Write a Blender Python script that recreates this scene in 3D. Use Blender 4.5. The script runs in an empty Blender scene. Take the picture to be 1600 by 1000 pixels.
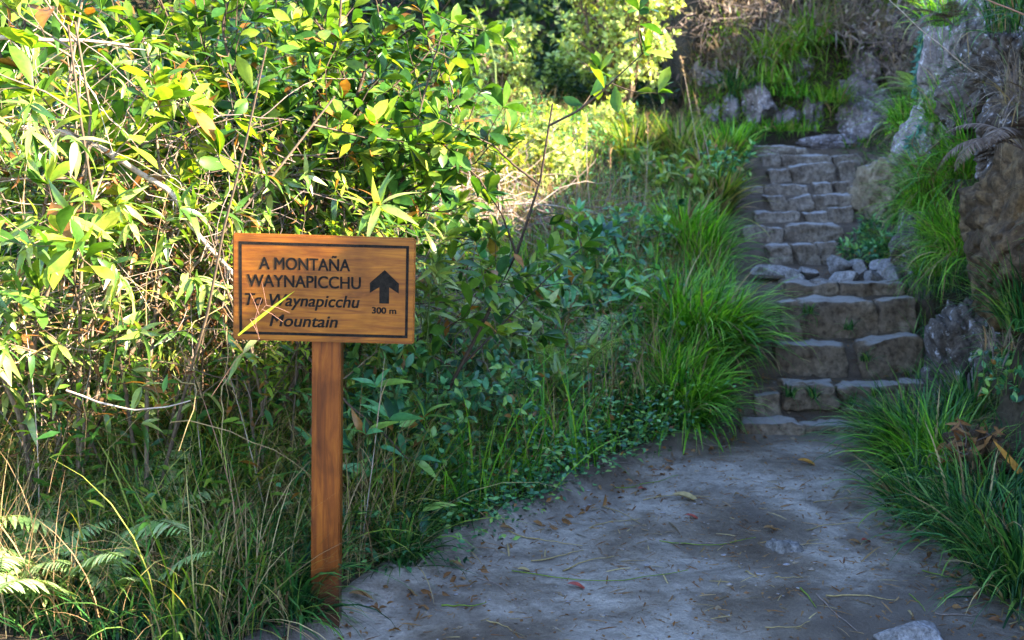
import bpy, bmesh, math, random
import numpy as np
from mathutils import Vector, Matrix, noise as mnoise

# ------------------------------------------------------------------ scene, camera, light
scene = bpy.context.scene
COL = scene.collection
PITCH = math.radians(8.53)
CAM_H = 1.57
FPX = 1800.0
cam_d = bpy.data.cameras.new("camera")
cam = bpy.data.objects.new("camera", cam_d)
COL.objects.link(cam)
cam.location = (0, 0, CAM_H)
cam.rotation_euler = (math.radians(90) - PITCH, 0, 0)
cam_d.sensor_width = 36
cam_d.lens = FPX / 1600 * 36
cam_d.clip_start = 0.05
cam_d.clip_end = 500
cam_d.dof.use_dof = True
cam_d.dof.focus_distance = 3.7
cam_d.dof.aperture_fstop = 4.2
scene.camera = cam

SUN = Vector((1.0, -0.26, 0.58)).normalized()
world = bpy.data.worlds.new("World")
scene.world = world
world.use_nodes = True
wn = world.node_tree
bg = wn.nodes["Background"]
sky = wn.nodes.new("ShaderNodeTexSky")
sky.sky_type = 'NISHITA'
sky.sun_disc = False
sky.ozone_density = 3.0
sky.dust_density = .3
sky.sun_elevation = math.asin(SUN.z)
sky.sun_rotation = math.atan2(SUN.x, SUN.y)
wn.links.new(sky.outputs[0], bg.inputs[0])
bg.inputs[1].default_value = 0.13
sun_d = bpy.data.lights.new("sun", 'SUN')
sun_d.energy = 5.0
sun_d.angle = math.radians(0.5)
sun_d.color = (1.0, 0.89, 0.68)
sun = bpy.data.objects.new("sun", sun_d)
COL.objects.link(sun)
sun.rotation_euler = (-SUN).to_track_quat('-Z', 'Y').to_euler()
sun.location = (8, -3, 8)
scene.view_settings.view_transform = 'Standard'
scene.view_settings.look = 'None'
scene.view_settings.exposure = 3.5
scene.view_settings.gamma = 1.0
scene.view_settings.use_curve_mapping = False
scene.cycles.max_bounces = 5
scene.cycles.diffuse_bounces = 1
scene.cycles.transmission_bounces = 4
scene.cycles.transparent_max_bounces = 4

# ------------------------------------------------------------------ pixel -> world helpers
CT, ST = math.cos(PITCH), math.sin(PITCH)
def ray(px, py):
    cx, cy = (px - 800) / FPX, (500 - py) / FPX
    return np.array([cx, CT + cy * ST, -ST + cy * CT])
def at(px, py, Y):
    d = ray(px, py)
    return np.array([0, 0, CAM_H]) + d * (Y / d[1])

# ------------------------------------------------------------------ terrain
def fbm(x, y, s=1.0, seed=0.0, octs=4):
    """cheap vectorised smooth noise, about -1..1"""
    v = 0; a = 1.0; t = 0
    for k in range(octs):
        f = s * 2 ** k
        ph = seed * 1.7 + k * 3.1
        v = v + a * (np.sin(x * f * 1.13 + 1.7 * np.sin(y * f * .71 + ph) + ph) * np.sin(y * f * .97 + 1.3 * np.sin(x * f * .83 + ph * 2) + ph * .6))
        t += a; a *= .5
    return v / t
STEP_D = [6.1, 6.4, 6.75, 7.1, 7.4, 8.6, 8.9, 9.2, 9.5, 9.8, 10.2, 10.7, 11.1]
STEP_PY = [668, 604, 538, 471, 443, 381, 350, 331, 304, 286, 260, 242, 229]
STEP_Z = [at(1270, p, d)[2] for p, d in zip(STEP_PY, STEP_D)]
RAMP_Y, RAMP_Z = [-50, 6.05], [0, 0]
for i, (d, z) in enumerate(zip(STEP_D, STEP_Z)):
    if i: RAMP_Y.append(d + .02); RAMP_Z.append(STEP_Z[i - 1] - .035)
    RAMP_Y.append(d + .14); RAMP_Z.append(z - .05)
RAMP_Y += [12.5, 60]; RAMP_Z += [STEP_Z[-1] + .1, STEP_Z[-1] + .5]
_o = np.argsort(RAMP_Y); RAMP_Y = np.array(RAMP_Y)[_o]; RAMP_Z = np.array(RAMP_Z)[_o]
def XL(y):
    return np.interp(y, [-8, 2.6, 3.6, 4.5, 5.32, 6.04, 6.4, 7.4, 8.6, 9.5, 10.2, 11.1, 13],
                     [-1.2, -.85, -.50, .10, .60, 1.22, 1.28, 1.62, 1.75, 1.98, 2.1, 2.25, 2.4])
def XR(y):
    return np.interp(y, [-8, 2.6, 3.88, 5.05, 6.35, 7.1, 8.6, 9.5, 10.5, 11.3, 13],
                     [1.7, 1.65, 1.62, 1.72, 2.1, 2.5, 2.85, 2.9, 3.15, 3.3, 3.4])
def sstep(t):
    t = np.clip(t, 0, 1); return t * t * (3 - 2 * t)
def G(x, y):
    x = np.asarray(x, float); y = np.asarray(y, float)
    ramp = np.interp(y, RAMP_Y, RAMP_Z)
    ramp2 = np.interp(y, [-50, 5.6, 6.6, 8, 9.5, 11.5, 16, 20, 34, 60], [0, 0, .12, .55, 1.0, 1.55, 2.0, 3.0, 13, 20])
    dl = np.maximum(XL(y) - x, 0)
    dr = np.maximum(x - XR(y), 0)
    k = sstep(dl / .5)
    z = ramp * (1 - k) + ramp2 * k + .06 * sstep(dl / .25) + .10 * np.minimum(dl, 4)
    # right cliff
    wob = .18 * fbm(x, y, 1.7, 2.0) + .10 * fbm(x, y, 5.0, 5.0, 3)
    lip = 2.93 + .35 * fbm(x * 0, y, 1.1, 4.0, 3)
    lip = lip - .85 * sstep((2.6 - y) / .6) + .75 * sstep((y - 9.4) / 1.6)  # unseen lip cut down to let sun in, raised to shade the back wall
    cl = lip * sstep((dr - .30 + wob * .7) / .85) + .22 * np.maximum(dr - 1.1, 0)
    tl = lip + .22 * 1.0
    z = np.where(dr > 0, np.maximum(z + .25 * dr, z + (cl - z * .75 * sstep(dr / 1.1))), z)
    # wall behind the stairs; unseen hill beyond added to shade the far wood
    back = sstep((y - 11.75 + .25 * wob) / 1.1) * sstep((x - 1.75 + wob) / .5)
    z = z + back * np.maximum(4.05 + .35 * wob - z, 0)
    added_hill = np.clip((x - 5.5) * 1.4, 0, 30) * sstep((y - 14.0) / 4.5) + np.clip((y - 14.2) * .45, 0, 6) * sstep((x - 2.0) / 2.5)
    z = z + added_hill
    z = z + .012 * fbm(x, y, 2.3, 1.0) + .05 * sstep(dl / .4) * fbm(x, y, 1.6, 7.0)
    return z
def g1(x, y): return float(G(np.array([x]), np.array([y]))[0])
def base(px, Y, sink=.02):
    cx = (px - 800) / FPX; z = 0
    for _ in range(6):
        x = cx * (Y * CT - (z - CAM_H) * ST)
        z = g1(x, Y)
    return np.array([x, Y, z - sink])
def ground_at(px, py):
    """where the sight line through a pixel meets the ground"""
    d = ray(px, py); o = np.array([0, 0, CAM_H])
    ts = np.linspace(1.5, 14, 600)
    P = o + ts[:, None] * d
    below = P[:, 2] < G(P[:, 0], P[:, 1])
    i = np.argmax(below) if below.any() else len(ts) - 1
    p = P[i]; return np.array([p[0], p[1], g1(p[0], p[1])])

# ------------------------------------------------------------------ object helpers
def tag(o, label=None, cat=None, group=None, kind=None):
    if label: o['label'] = label
    if cat: o['category'] = cat
    if group: o['group'] = group
    if kind: o['kind'] = kind
    return o
def empty(name, loc):
    o = bpy.data.objects.new(name, None); o.location = [float(v) for v in loc]
    o.empty_display_size = .1; COL.objects.link(o); return o
class MB:
    def __init__(self): self.v = []; self.f = []; self.n = 0
    def add(self, v, f):
        v = np.asarray(v, float).reshape(-1, 3)
        f = np.asarray(f, int)
        self.v.append(v); self.f.append(f + self.n); self.n += len(v)
    def build(self, name, mat, parent=None, smooth=True, origin=None):
        me = bpy.data.meshes.new(name)
        if self.v:
            V = np.concatenate(self.v)
            if origin is not None: V = V - np.asarray(origin, float)
            F4 = [f for f in self.f if f.shape[1] == 4]; F3 = [f for f in self.f if f.shape[1] == 3]
            lp = []; tot = []
            for f in F4: lp.append(f.ravel()); tot.append(np.full(len(f), 4))
            for f in F3: lp.append(f.ravel()); tot.append(np.full(len(f), 3))
            lp = np.concatenate(lp); tot = np.concatenate(tot)
            st = np.concatenate([[0], np.cumsum(tot)[:-1]])
            me.vertices.add(len(V)); me.vertices.foreach_set('co', V.astype(np.float32).ravel())
            me.loops.add(len(lp)); me.loops.foreach_set('vertex_index', lp.astype(np.int32))
            me.polygons.add(len(tot)); me.polygons.foreach_set('loop_start', st.astype(np.int32))
            me.polygons.foreach_set('loop_total', tot.astype(np.int32))
            me.polygons.foreach_set('use_smooth', np.full(len(tot), bool(smooth)))
            me.update(calc_edges=True); me.validate()
        me.materials.append(mat)
        o = bpy.data.objects.new(name, me); COL.objects.link(o)
        if parent is not None: o.parent = parent
        elif origin is not None: o.location = [float(v) for v in origin]
        return o
def copy_tree(o, parent=None):
    c = o.copy(); COL.objects.link(c)
    if parent is not None: c.parent = parent
    for ch in list(o.children): copy_tree(ch, c)
    return c
def norm(v):
    v = np.asarray(v, float)
    return v / np.maximum(np.linalg.norm(v, axis=-1, keepdims=True), 1e-9)

# ------------------------------------------------------------------ materials
def new_mat(name):
    m = bpy.data.materials.new(name); m.use_nodes = True
    nt = m.node_tree; nt.nodes.clear()
    out = nt.nodes.new('ShaderNodeOutputMaterial')
    return m, nt, out
def N(nt, typ, **kw):
    n = nt.nodes.new(typ)
    for k, v in kw.items(): setattr(n, k, v)
    return n
def ramp_node(nt, stops, fac=None, interp='LINEAR'):
    r = nt.nodes.new('ShaderNodeValToRGB'); r.color_ramp.interpolation = interp
    e = r.color_ramp.elements
    while len(e) < len(stops): e.new(.5)
    for i, (p, c) in enumerate(stops):
        e[i].position = p; e[i].color = (*c, 1) if len(c) == 3 else c
    if fac is not None: nt.links.new(fac, r.inputs[0])
    return r
def noise_tex(nt, scale, detail=6, rough=.6, vec=None, dist=0.0):
    n = nt.nodes.new('ShaderNodeTexNoise')
    n.inputs['Scale'].default_value = scale; n.inputs['Detail'].default_value = detail
    n.inputs['Roughness'].default_value = rough; n.inputs['Distortion'].default_value = dist
    if vec is not None: nt.links.new(vec, n.inputs['Vector'])
    return n
def mix(nt, a, b, fac, blend='MIX'):
    m = nt.nodes.new('ShaderNodeMix'); m.data_type = 'RGBA'; m.blend_type = blend
    for v, sock in ((fac, m.inputs[0]), (a, m.inputs[6]), (b, m.inputs[7])):
        if isinstance(v, (int, float)): sock.default_value = v
        elif isinstance(v, tuple): sock.default_value = (*v, 1)
        else: nt.links.new(v, sock)
    return m.outputs[2]
def bump(nt, h, strength, dist=.02):
    b = nt.nodes.new('ShaderNodeBump'); b.inputs['Strength'].default_value = strength
    b.inputs['Distance'].default_value = dist; nt.links.new(h, b.inputs['Height'])
    return b.outputs[0]
def leaf_mat(name, cols, trans=.42, rough=.38, spec=.5, tcol=(1.45, 1.4, .35), dead=False):
    """thin leaf: glossy coat over a diffuse face that lets light through; each leaf its own shade"""
    m, nt, out = new_mat(name)
    geo = N(nt, 'ShaderNodeNewGeometry')
    n = len(cols)
    st = [(i / max(n - 1, 1) * (.955 if dead else 1), c) for i, c in enumerate(cols)] + ([(.962, (.30, .13, .03)), (1.0, (.20, .085, .03))] if dead else [])
    r = ramp_node(nt, st, geo.outputs['Random Per Island'])
    tc = N(nt, 'ShaderNodeTexCoord')
    nz = noise_tex(nt, 45, 3, .6, tc.outputs['Object'])
    v = ramp_node(nt, [(.3, (.72, .72, .72)), (.7, (1.25, 1.25, 1.25))], nz.outputs[0])
    c = mix(nt, r.outputs[0], v.outputs[0], 1.0, 'MULTIPLY')
    p = N(nt, 'ShaderNodeBsdfPrincipled')
    nt.links.new(c, p.inputs['Base Color'])
    p.inputs['Roughness'].default_value = rough
    p.inputs['Specular IOR Level'].default_value = spec * .32
    t = N(nt, 'ShaderNodeBsdfTranslucent')
    nt.links.new(mix(nt, c, tcol, 1.0, 'MULTIPLY'), t.inputs[0])
    ms = N(nt, 'ShaderNodeMixShader'); ms.inputs[0].default_value = trans
    nt.links.new(p.outputs[0], ms.inputs[1]); nt.links.new(t.outputs[0], ms.inputs[2])
    nt.links.new(ms.outputs[0], out.inputs[0])
    return m
def bark_mat(name, c1, c2, scale=60):
    m, nt, out = new_mat(name)
    tc = N(nt, 'ShaderNodeTexCoord'); nz = noise_tex(nt, scale, 5, .65, tc.outputs['Object'])
    geo = N(nt, 'ShaderNodeNewGeometry')
    r = ramp_node(nt, [(.3, c1), (.7, c2)], nz.outputs[0])
    v = ramp_node(nt, [(0, (.7, .7, .7)), (1, (1.3, 1.3, 1.3))], geo.outputs['Random Per Island'])
    p = N(nt, 'ShaderNodeBsdfPrincipled'); p.inputs['Roughness'].default_value = .75; p.inputs['Specular IOR Level'].default_value = .15
    nt.links.new(mix(nt, r.outputs[0], v.outputs[0], 1.0, 'MULTIPLY'), p.inputs['Base Color'])
    nt.links.new(bump(nt, nz.outputs[0], .5, .004), p.inputs['Normal'])
    nt.links.new(p.outputs[0], out.inputs[0]); return m
def rock_mat(name, c1, c2, c3, lichen=(.42, .40, .45), lich=.62, moss=.0, mosscol=(.05, .085, .02), scale=5.0, skylit_lichen_top=None):
    m, nt, out = new_mat(name)
    tc = N(nt, 'ShaderNodeTexCoord')
    a = noise_tex(nt, scale, 8, .62, tc.outputs['Object'], .4)
    b = noise_tex(nt, scale * 6, 6, .7, tc.outputs['Object'])
    r = ramp_node(nt, [(.32, c1), (.5, c2), (.68, c3)], a.outputs[0])
    v = ramp_node(nt, [(.32, (.42, .40, .38)), (.5, (1, 1, 1)), (.68, (1.5, 1.5, 1.5))], b.outputs[0])
    c = mix(nt, r.outputs[0], v.outputs[0], 1.0, 'MULTIPLY')
    l = noise_tex(nt, scale * 2.2, 10, .78, tc.outputs['Object'], .25)
    lm = ramp_node(nt, [(lich, (0, 0, 0)), (lich + .07, (1, 1, 1))], l.outputs[0])
    c = mix(nt, c, lichen, lm.outputs[0])
    geo = N(nt, 'ShaderNodeNewGeometry')
    sep = N(nt, 'ShaderNodeSeparateXYZ'); nt.links.new(geo.outputs['Normal'], sep.inputs[0])
    add = N(nt, 'ShaderNodeMath', operation='ADD'); nt.links.new(sep.outputs[2], add.inputs[0]); nt.links.new(a.outputs[0], add.inputs[1])
    mm = ramp_node(nt, [(1.35 - moss, (0, 0, 0)), (1.5 - moss, (1, 1, 1))] if moss > .55 else [(.98, (0, 0, 0)), (1.0, (0, 0, 0))], None)
    if moss > .55:
        sc = N(nt, 'ShaderNodeMath', operation='MULTIPLY'); sc.inputs[1].default_value = 1.0
        nt.links.new(add.outputs[0], sc.inputs[0]); nt.links.new(sc.outputs[0], mm.inputs[0])
        c = mix(nt, c, mosscol, mm.outputs[0])
    if skylit_lichen_top is not None:  # sky light painted pale on step tops; on the boulder a lichen cap
        wr = ramp_node(nt, [(.80, (0, 0, 0)), (1.0, (.9, .9, .9))], None); nt.links.new(sep.outputs[2], wr.inputs[0])
        wf = mix(nt, wr.outputs[0], v.outputs[0], .35, 'MULTIPLY')
        c = mix(nt, c, skylit_lichen_top, wf)
    p = N(nt, 'ShaderNodeBsdfPrincipled'); p.inputs['Roughness'].default_value = .8
    p.inputs['Specular IOR Level'].default_value = .12
    nt.links.new(c, p.inputs['Base Color'])
    h = mix(nt, a.outputs[0], b.outputs[0], .45)
    nt.links.new(bump(nt, h, .55 if skylit_lichen_top is None else 1.0, .022), p.inputs['Normal'])
    nt.links.new(p.outputs[0], out.inputs[0]); return m

M = {}
M['broad'] = leaf_mat('broad leaf', [(.014, .045, .012), (.028, .085, .016), (.06, .135, .018), (.16, .22, .025)], .40, .28, .6, dead=True)
M['broad_yellow'] = leaf_mat('yellow green leaf', [(.03, .085, .013), (.08, .17, .018), (.20, .29, .026), (.38, .38, .07)], .48, .36, .7, dead=True)
M['lance'] = leaf_mat('lance leaf', [(.035, .10, .018), (.08, .16, .025), (.18, .26, .04), (.36, .40, .14)], .40, .34, 2.0, dead=True)
M['olive'] = leaf_mat('olive leaf', [(.10, .15, .025), (.18, .23, .035), (.27, .27, .05), (.30, .24, .055)], .42, .45, .4, dead=True)
M['pale'] = leaf_mat('pale leaf', [(.12, .21, .05), (.20, .30, .06), (.28, .36, .08), (.34, .38, .11)], .40, .35, .5)
M['bright'] = leaf_mat('bright leaf', [(.20, .28, .07), (.30, .38, .10), (.40, .46, .14), (.46, .48, .20)], .42, .35, .8)
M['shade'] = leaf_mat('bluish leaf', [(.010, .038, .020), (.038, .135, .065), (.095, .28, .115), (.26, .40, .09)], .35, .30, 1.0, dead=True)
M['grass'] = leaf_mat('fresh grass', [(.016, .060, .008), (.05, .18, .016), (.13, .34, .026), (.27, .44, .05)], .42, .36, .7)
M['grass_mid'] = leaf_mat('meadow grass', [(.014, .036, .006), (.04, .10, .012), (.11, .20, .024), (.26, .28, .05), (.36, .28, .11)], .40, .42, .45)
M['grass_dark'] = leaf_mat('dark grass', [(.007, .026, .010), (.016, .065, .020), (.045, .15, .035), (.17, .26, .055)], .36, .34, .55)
M['straw'] = leaf_mat('dry straw', [(.10, .06, .03), (.22, .14, .065), (.38, .28, .13), (.30, .17, .09)], .25, .55, .3, (1.1, 1.0, .7))
M['brown'] = leaf_mat('dead leaf', [(.11, .045, .018), (.17, .08, .03), (.23, .13, .06), (.14, .06, .03)], .25, .6, .3, (1.2, .9, .5))
M['fern'] = leaf_mat('fern', [(.16, .27, .08), (.25, .36, .13), (.36, .44, .22)], .38, .36, .5)
M['fern_dead'] = leaf_mat('withered fern', [(.06, .036, .024), (.11, .07, .05), (.17, .125, .10)], .2, .6, .3, (1.1, .9, .7))
M['thatch'] = leaf_mat('dead hanging grass', [(.10, .07, .065), (.18, .13, .115), (.28, .21, .16), (.16, .17, .07)], .25, .6, .3, (1.1, 1.0, .7))
M['moss'] = leaf_mat('moss', [(.05, .15, .012), (.10, .25, .02), (.18, .32, .035), (.24, .27, .05)], .3, .55, .3)
M['red'] = leaf_mat('fallen red leaf', [(.22, .035, .03), (.26, .05, .03)], .15, .35, .5, (1.2, .8, .6))
M['orange'] = leaf_mat('orange dry leaf', [(.38, .17, .03), (.42, .2, .04)], .3, .45, .4, (1.2, .9, .4))
M['teal'] = leaf_mat('teal lichen strands', [(.06, .16, .14), (.09, .22, .18)], .25, .6, .3, (1, 1.1, 1))
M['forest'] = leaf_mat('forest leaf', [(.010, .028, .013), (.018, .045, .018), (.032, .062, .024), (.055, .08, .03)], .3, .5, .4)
M['sign_blade'] = leaf_mat('yellow blade', [(.42, .50, .03), (.46, .54, .04)], .45, .35, .5)
M['pinkstalk'] = bark_mat('reddish stalk', (.22, .09, .06), (.34, .18, .12))
M['bark_dark'] = bark_mat('dark bark', (.035, .022, .016), (.09, .06, .042))
M['bark_mid'] = bark_mat('brown bark', (.09, .06, .04), (.17, .12, .08))
M['bark_pale'] = bark_mat('pale bark', (.22, .15, .11), (.42, .33, .27), 30)
M['twig'] = bark_mat('dead twig', (.10, .07, .065), (.22, .16, .14))
M['stem_green'] = bark_mat('green stem', (.06, .09, .025), (.11, .14, .04))
M['step'] = rock_mat('step stone', (.055, .036, .024), (.11, .076, .053), (.17, .125, .09), (.22, .19, .165), .66, skylit_lichen_top=(.20, .175, .165))
M['stone_pale'] = rock_mat('pale stone', (.075, .065, .062), (.13, .115, .112), (.19, .172, .17), (.27, .25, .26), .60, scale=9)
M['step_upper'] = rock_mat('upper step stone', (.085, .060, .046), (.15, .112, .088), (.21, .165, .136), (.30, .28, .27), .62, scale=7, skylit_lichen_top=(.25, .225, .225))
M['rubble'] = rock_mat('rubble stone', (.085, .072, .068), (.165, .145, .145), (.245, .222, .23), (.33, .31, .33), .60, scale=12)
M['lichen_rock'] = rock_mat('lichen rock', (.06, .047, .046), (.14, .11, .112), (.22, .18, .19), (.44, .40, .45), .55, scale=9)
M['boulder'] = rock_mat('tan boulder', (.10, .07, .048), (.17, .12, .078), (.24, .175, .115), (.32, .29, .30), .62, scale=8, skylit_lichen_top=(.26, .24, .27))
M['overhang'] = rock_mat('brown overhang', (.018, .010, .006), (.055, .033, .018), (.115, .072, .038), (.15, .115, .08), .60, scale=8)
M['dark_rock'] = rock_mat('dark rock', (.022, .016, .013), (.06, .046, .04), (.115, .09, .08), (.34, .31, .34), .56, scale=9)

def ground_mat():
    m, nt, out = new_mat('soil')
    tc = N(nt, 'ShaderNodeTexCoord')
    a = noise_tex(nt, 1.4, 8, .65, tc.outputs['Object']); b = noise_tex(nt, 26, 8, .7, tc.outputs['Object'])
    r = ramp_node(nt, [(.35, (.035, .026, .018)), (.6, (.075, .055, .036)), (.75, (.05, .055, .022))], a.outputs[0])
    v = ramp_node(nt, [(.3, (.5, .5, .5)), (.7, (1.4, 1.4, 1.4))], b.outputs[0])
    p = N(nt, 'ShaderNodeBsdfPrincipled'); p.inputs['Roughness'].default_value = .9; p.inputs['Specular IOR Level'].default_value = .08
    nt.links.new(mix(nt, r.outputs[0], v.outputs[0], 1.0, 'MULTIPLY'), p.inputs['Base Color'])
    nt.links.new(bump(nt, b.outputs[0], .9, .04), p.inputs['Normal'])
    nt.links.new(p.outputs[0], out.inputs[0]); return m
def path_mat():
    m, nt, out = new_mat('trodden dirt')
    tc = N(nt, 'ShaderNodeTexCoord'); o = tc.outputs['Object']
    a = noise_tex(nt, 1.7, 7, .6, o, .5); b = noise_tex(nt, 11, 8, .72, o); c = noise_tex(nt, 90, 5, .7, o)
    r = ramp_node(nt, [(.30, (.075, .050, .035)), (.44, (.165, .124, .096)), (.56, (.30, .248, .212)), (.75, (.37, .315, .275))], a.outputs[0])
    v = ramp_node(nt, [(.28, (.50, .45, .41)), (.48, (.95, .95, .95)), (.72, (1.28, 1.28, 1.28))], b.outputs[0])
    w = ramp_node(nt, [(.3, (.72, .72, .72)), (.7, (1.2, 1.2, 1.2))], c.outputs[0])
    col = mix(nt, mix(nt, r.outputs[0], v.outputs[0], 1.0, 'MULTIPLY'), w.outputs[0], 1.0, 'MULTIPLY')
    vo = N(nt, 'ShaderNodeTexVoronoi'); vo.inputs['Scale'].default_value = 55; nt.links.new(o, vo.inputs['Vector'])
    sp = ramp_node(nt, [(.0, (1, 1, 1)), (.11, (1, 1, 1)), (.14, (0, 0, 0))], vo.outputs['Distance'])
    spn = ramp_node(nt, [(.56, (0, 0, 0)), (.62, (1, 1, 1))], b.outputs[0])
    f = mix(nt, sp.outputs[0], spn.outputs[0], 1.0, 'MULTIPLY')
    col = mix(nt, col, (.055, .038, .028), f)
    dk = noise_tex(nt, .9, 6, .7, o, .8); dkr = ramp_node(nt, [(.46, (0, 0, 0)), (.60, (.85, .85, .85))], dk.outputs[0])
    col = mix(nt, col, (.085, .062, .05), dkr.outputs[0])
    sy = N(nt, 'ShaderNodeSeparateXYZ'); nt.links.new(o, sy.inputs[0])
    my = N(nt, 'ShaderNodeMath', operation='ADD'); nt.links.new(sy.outputs[1], my.inputs[0]); nt.links.new(b.outputs[0], my.inputs[1])
    mr = N(nt, 'ShaderNodeMapRange'); mr.inputs[1].default_value = 6.35; mr.inputs[2].default_value = 6.95; nt.links.new(my.outputs[0], mr.inputs[0])
    clay = mix(nt, (.085, .058, .042), v.outputs[0], 1.0, 'MULTIPLY'); clay = mix(nt, clay, w.outputs[0], 1.0, 'MULTIPLY')
    col = mix(nt, col, clay, mr.outputs[0])
    p = N(nt, 'ShaderNodeBsdfPrincipled')
    nt.links.new(col, p.inputs['Base Color'])
    ro = ramp_node(nt, [(.35, (.62, .62, .62)), (.65, (.88, .88, .88))], a.outputs[0])
    nt.links.new(ro.outputs[0], p.inputs['Roughness']); p.inputs['Specular IOR Level'].default_value = .15
    h = mix(nt, b.outputs[0], c.outputs[0], .3)
    nt.links.new(bump(nt, h, 1.0, .035), p.inputs['Normal'])
    nt.links.new(p.outputs[0], out.inputs[0]); return m
def wood_mat(name, vertical):
    m, nt, out = new_mat(name)
    tc = N(nt, 'ShaderNodeTexCoord')
    mp = N(nt, 'ShaderNodeMapping'); nt.links.new(tc.outputs['Object'], mp.inputs[0])
    mp.inputs['Scale'].default_value = (14, 14, 1.1) if vertical else (1.3, 14, 14)
    g = noise_tex(nt, 3.2, 8, .6, mp.outputs[0], 1.2)
    mp2 = N(nt, 'ShaderNodeMapping'); nt.links.new(tc.outputs['Object'], mp2.inputs[0])
    mp2.inputs['Scale'].default_value = (60, 60, 3) if vertical else (3, 60, 60)
    g2 = noise_tex(nt, 5, 5, .7, mp2.outputs[0])
    blot = noise_tex(nt, 4.5, 4, .55, tc.outputs['Object'], .6)
    r = ramp_node(nt, [(.24, (.075, .018, .003)), (.40, (.17, .046, .004)), (.55, (.25, .076, .005)), (.74, (.33, .115, .008))] if not vertical else [(.24, (.065, .013, .003)), (.40, (.14, .032, .004)), (.55, (.21, .052, .005)), (.74, (.28, .080, .008))], g.outputs[0])
    v = ramp_node(nt, [(.3, (.84, .82, .80)), (.7, (1.08, 1.08, 1.08))], g2.outputs[0])
    b = ramp_node(nt, [(.35, (.62, .56, .5)), (.6, (1.08, 1.08, 1.08))], blot.outputs[0])
    c = mix(nt, mix(nt, r.outputs[0], v.outputs[0], 1.0, 'MULTIPLY'), b.outputs[0], 1.0, 'MULTIPLY')
    if vertical:   # darker towards the foot of the post, with a ragged edge
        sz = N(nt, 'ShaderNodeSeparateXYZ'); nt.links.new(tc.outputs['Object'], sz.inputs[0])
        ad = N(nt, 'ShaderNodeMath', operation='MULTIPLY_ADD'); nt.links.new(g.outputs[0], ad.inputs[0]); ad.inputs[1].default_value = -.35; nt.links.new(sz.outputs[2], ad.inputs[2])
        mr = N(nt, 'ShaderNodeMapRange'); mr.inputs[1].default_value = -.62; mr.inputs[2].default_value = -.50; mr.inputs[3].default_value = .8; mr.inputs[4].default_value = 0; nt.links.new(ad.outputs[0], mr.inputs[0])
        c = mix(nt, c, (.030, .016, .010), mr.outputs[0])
    p = N(nt, 'ShaderNodeBsdfPrincipled'); nt.links.new(c, p.inputs['Base Color'])
    p.inputs['Roughness'].default_value = .42; p.inputs['Specular IOR Level'].default_value = .2; p.inputs['Coat Weight'].default_value = .12; p.inputs['Coat Roughness'].default_value = .2
    nt.links.new(bump(nt, g2.outputs[0], .25, .003), p.inputs['Normal'])
    nt.links.new(p.outputs[0], out.inputs[0]); return m
def paint_mat():
    m, nt, out = new_mat('black engraving')
    tc = N(nt, 'ShaderNodeTexCoord'); n = noise_tex(nt, 90, 4, .6, tc.outputs['Object'])
    r = ramp_node(nt, [(.3, (.006, .005, .004)), (.7, (.022, .016, .012))], n.outputs[0])
    p = N(nt, 'ShaderNodeBsdfPrincipled'); nt.links.new(r.outputs[0], p.inputs['Base Color']); p.inputs['Roughness'].default_value = .8; p.inputs['Specular IOR Level'].default_value = .05
    nt.links.new(p.outputs[0], out.inputs[0]); return m
M['soil'] = ground_mat(); M['path'] = path_mat()
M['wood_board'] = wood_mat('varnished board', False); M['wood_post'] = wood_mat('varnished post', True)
M['black'] = paint_mat()

# ------------------------------------------------------------------ ground sheet, path sheet
def axis(parts):
    a = [np.arange(s, e, st) for s, e, st in parts]; return np.concatenate(a + [[parts[-1][1]]])
def sheet(name, xs, ys, zf, mat):
    X, Y = np.meshgrid(xs, ys)
    V = np.stack([X, Y, zf(X, Y)], -1).reshape(-1, 3)
    nx, ny = len(xs), len(ys)
    i = np.arange(nx * ny).reshape(ny, nx)
    F = np.stack([i[:-1, :-1], i[:-1, 1:], i[1:, 1:], i[1:, :-1]], -1).reshape(-1, 4)
    b = MB(); b.add(V, F); return b.build(name, mat)
gx = axis([(-60, -8, 2.0), (-8, -2.5, .25), (-2.5, 5.2, .05), (5.2, 10, .3), (10, 60, 2.0)])
gy = axis([(-30, -4, 1.5), (-4, 2, .25), (2, 13.6, .06), (13.6, 24, .4), (24, 70, 2.0)])
tag(sheet('ground', gx, gy, G, M['soil']), kind='structure')
def path_z(x, y): return G(x, y) + .022 + .010 * fbm(x, y, 6, 3, 4)
def path_sheet():
    ys = np.arange(-4, 11.6, .04); us = np.linspace(0, 1, 70)
    Yg, U = np.meshgrid(ys, us, indexing='ij')
    l = XL(ys) - .30 + .07 * fbm(ys, ys * 0 + 1, 5, 3); r = XR(ys) + .2 + .06 * fbm(ys, ys * 0 + 4, 5, 6)
    X = l[:, None] * (1 - U) + r[:, None] * U
    e = np.minimum(U, 1 - U)
    Z = G(X, Yg) + .022 + .010 * fbm(X, Yg, 6, 3, 4) * sstep(e / .06) - .05 * (1 - sstep(e / .05))
    V = np.stack([X, Yg, Z], -1).reshape(-1, 3)
    ny, nx = X.shape; i = np.arange(nx * ny).reshape(ny, nx)
    F = np.stack([i[:-1, :-1], i[:-1, 1:], i[1:, 1:], i[1:, :-1]], -1).reshape(-1, 4)
    b = MB(); b.add(V, F); return b.build('path', M['path'])
tag(path_sheet(), kind='structure')

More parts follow.
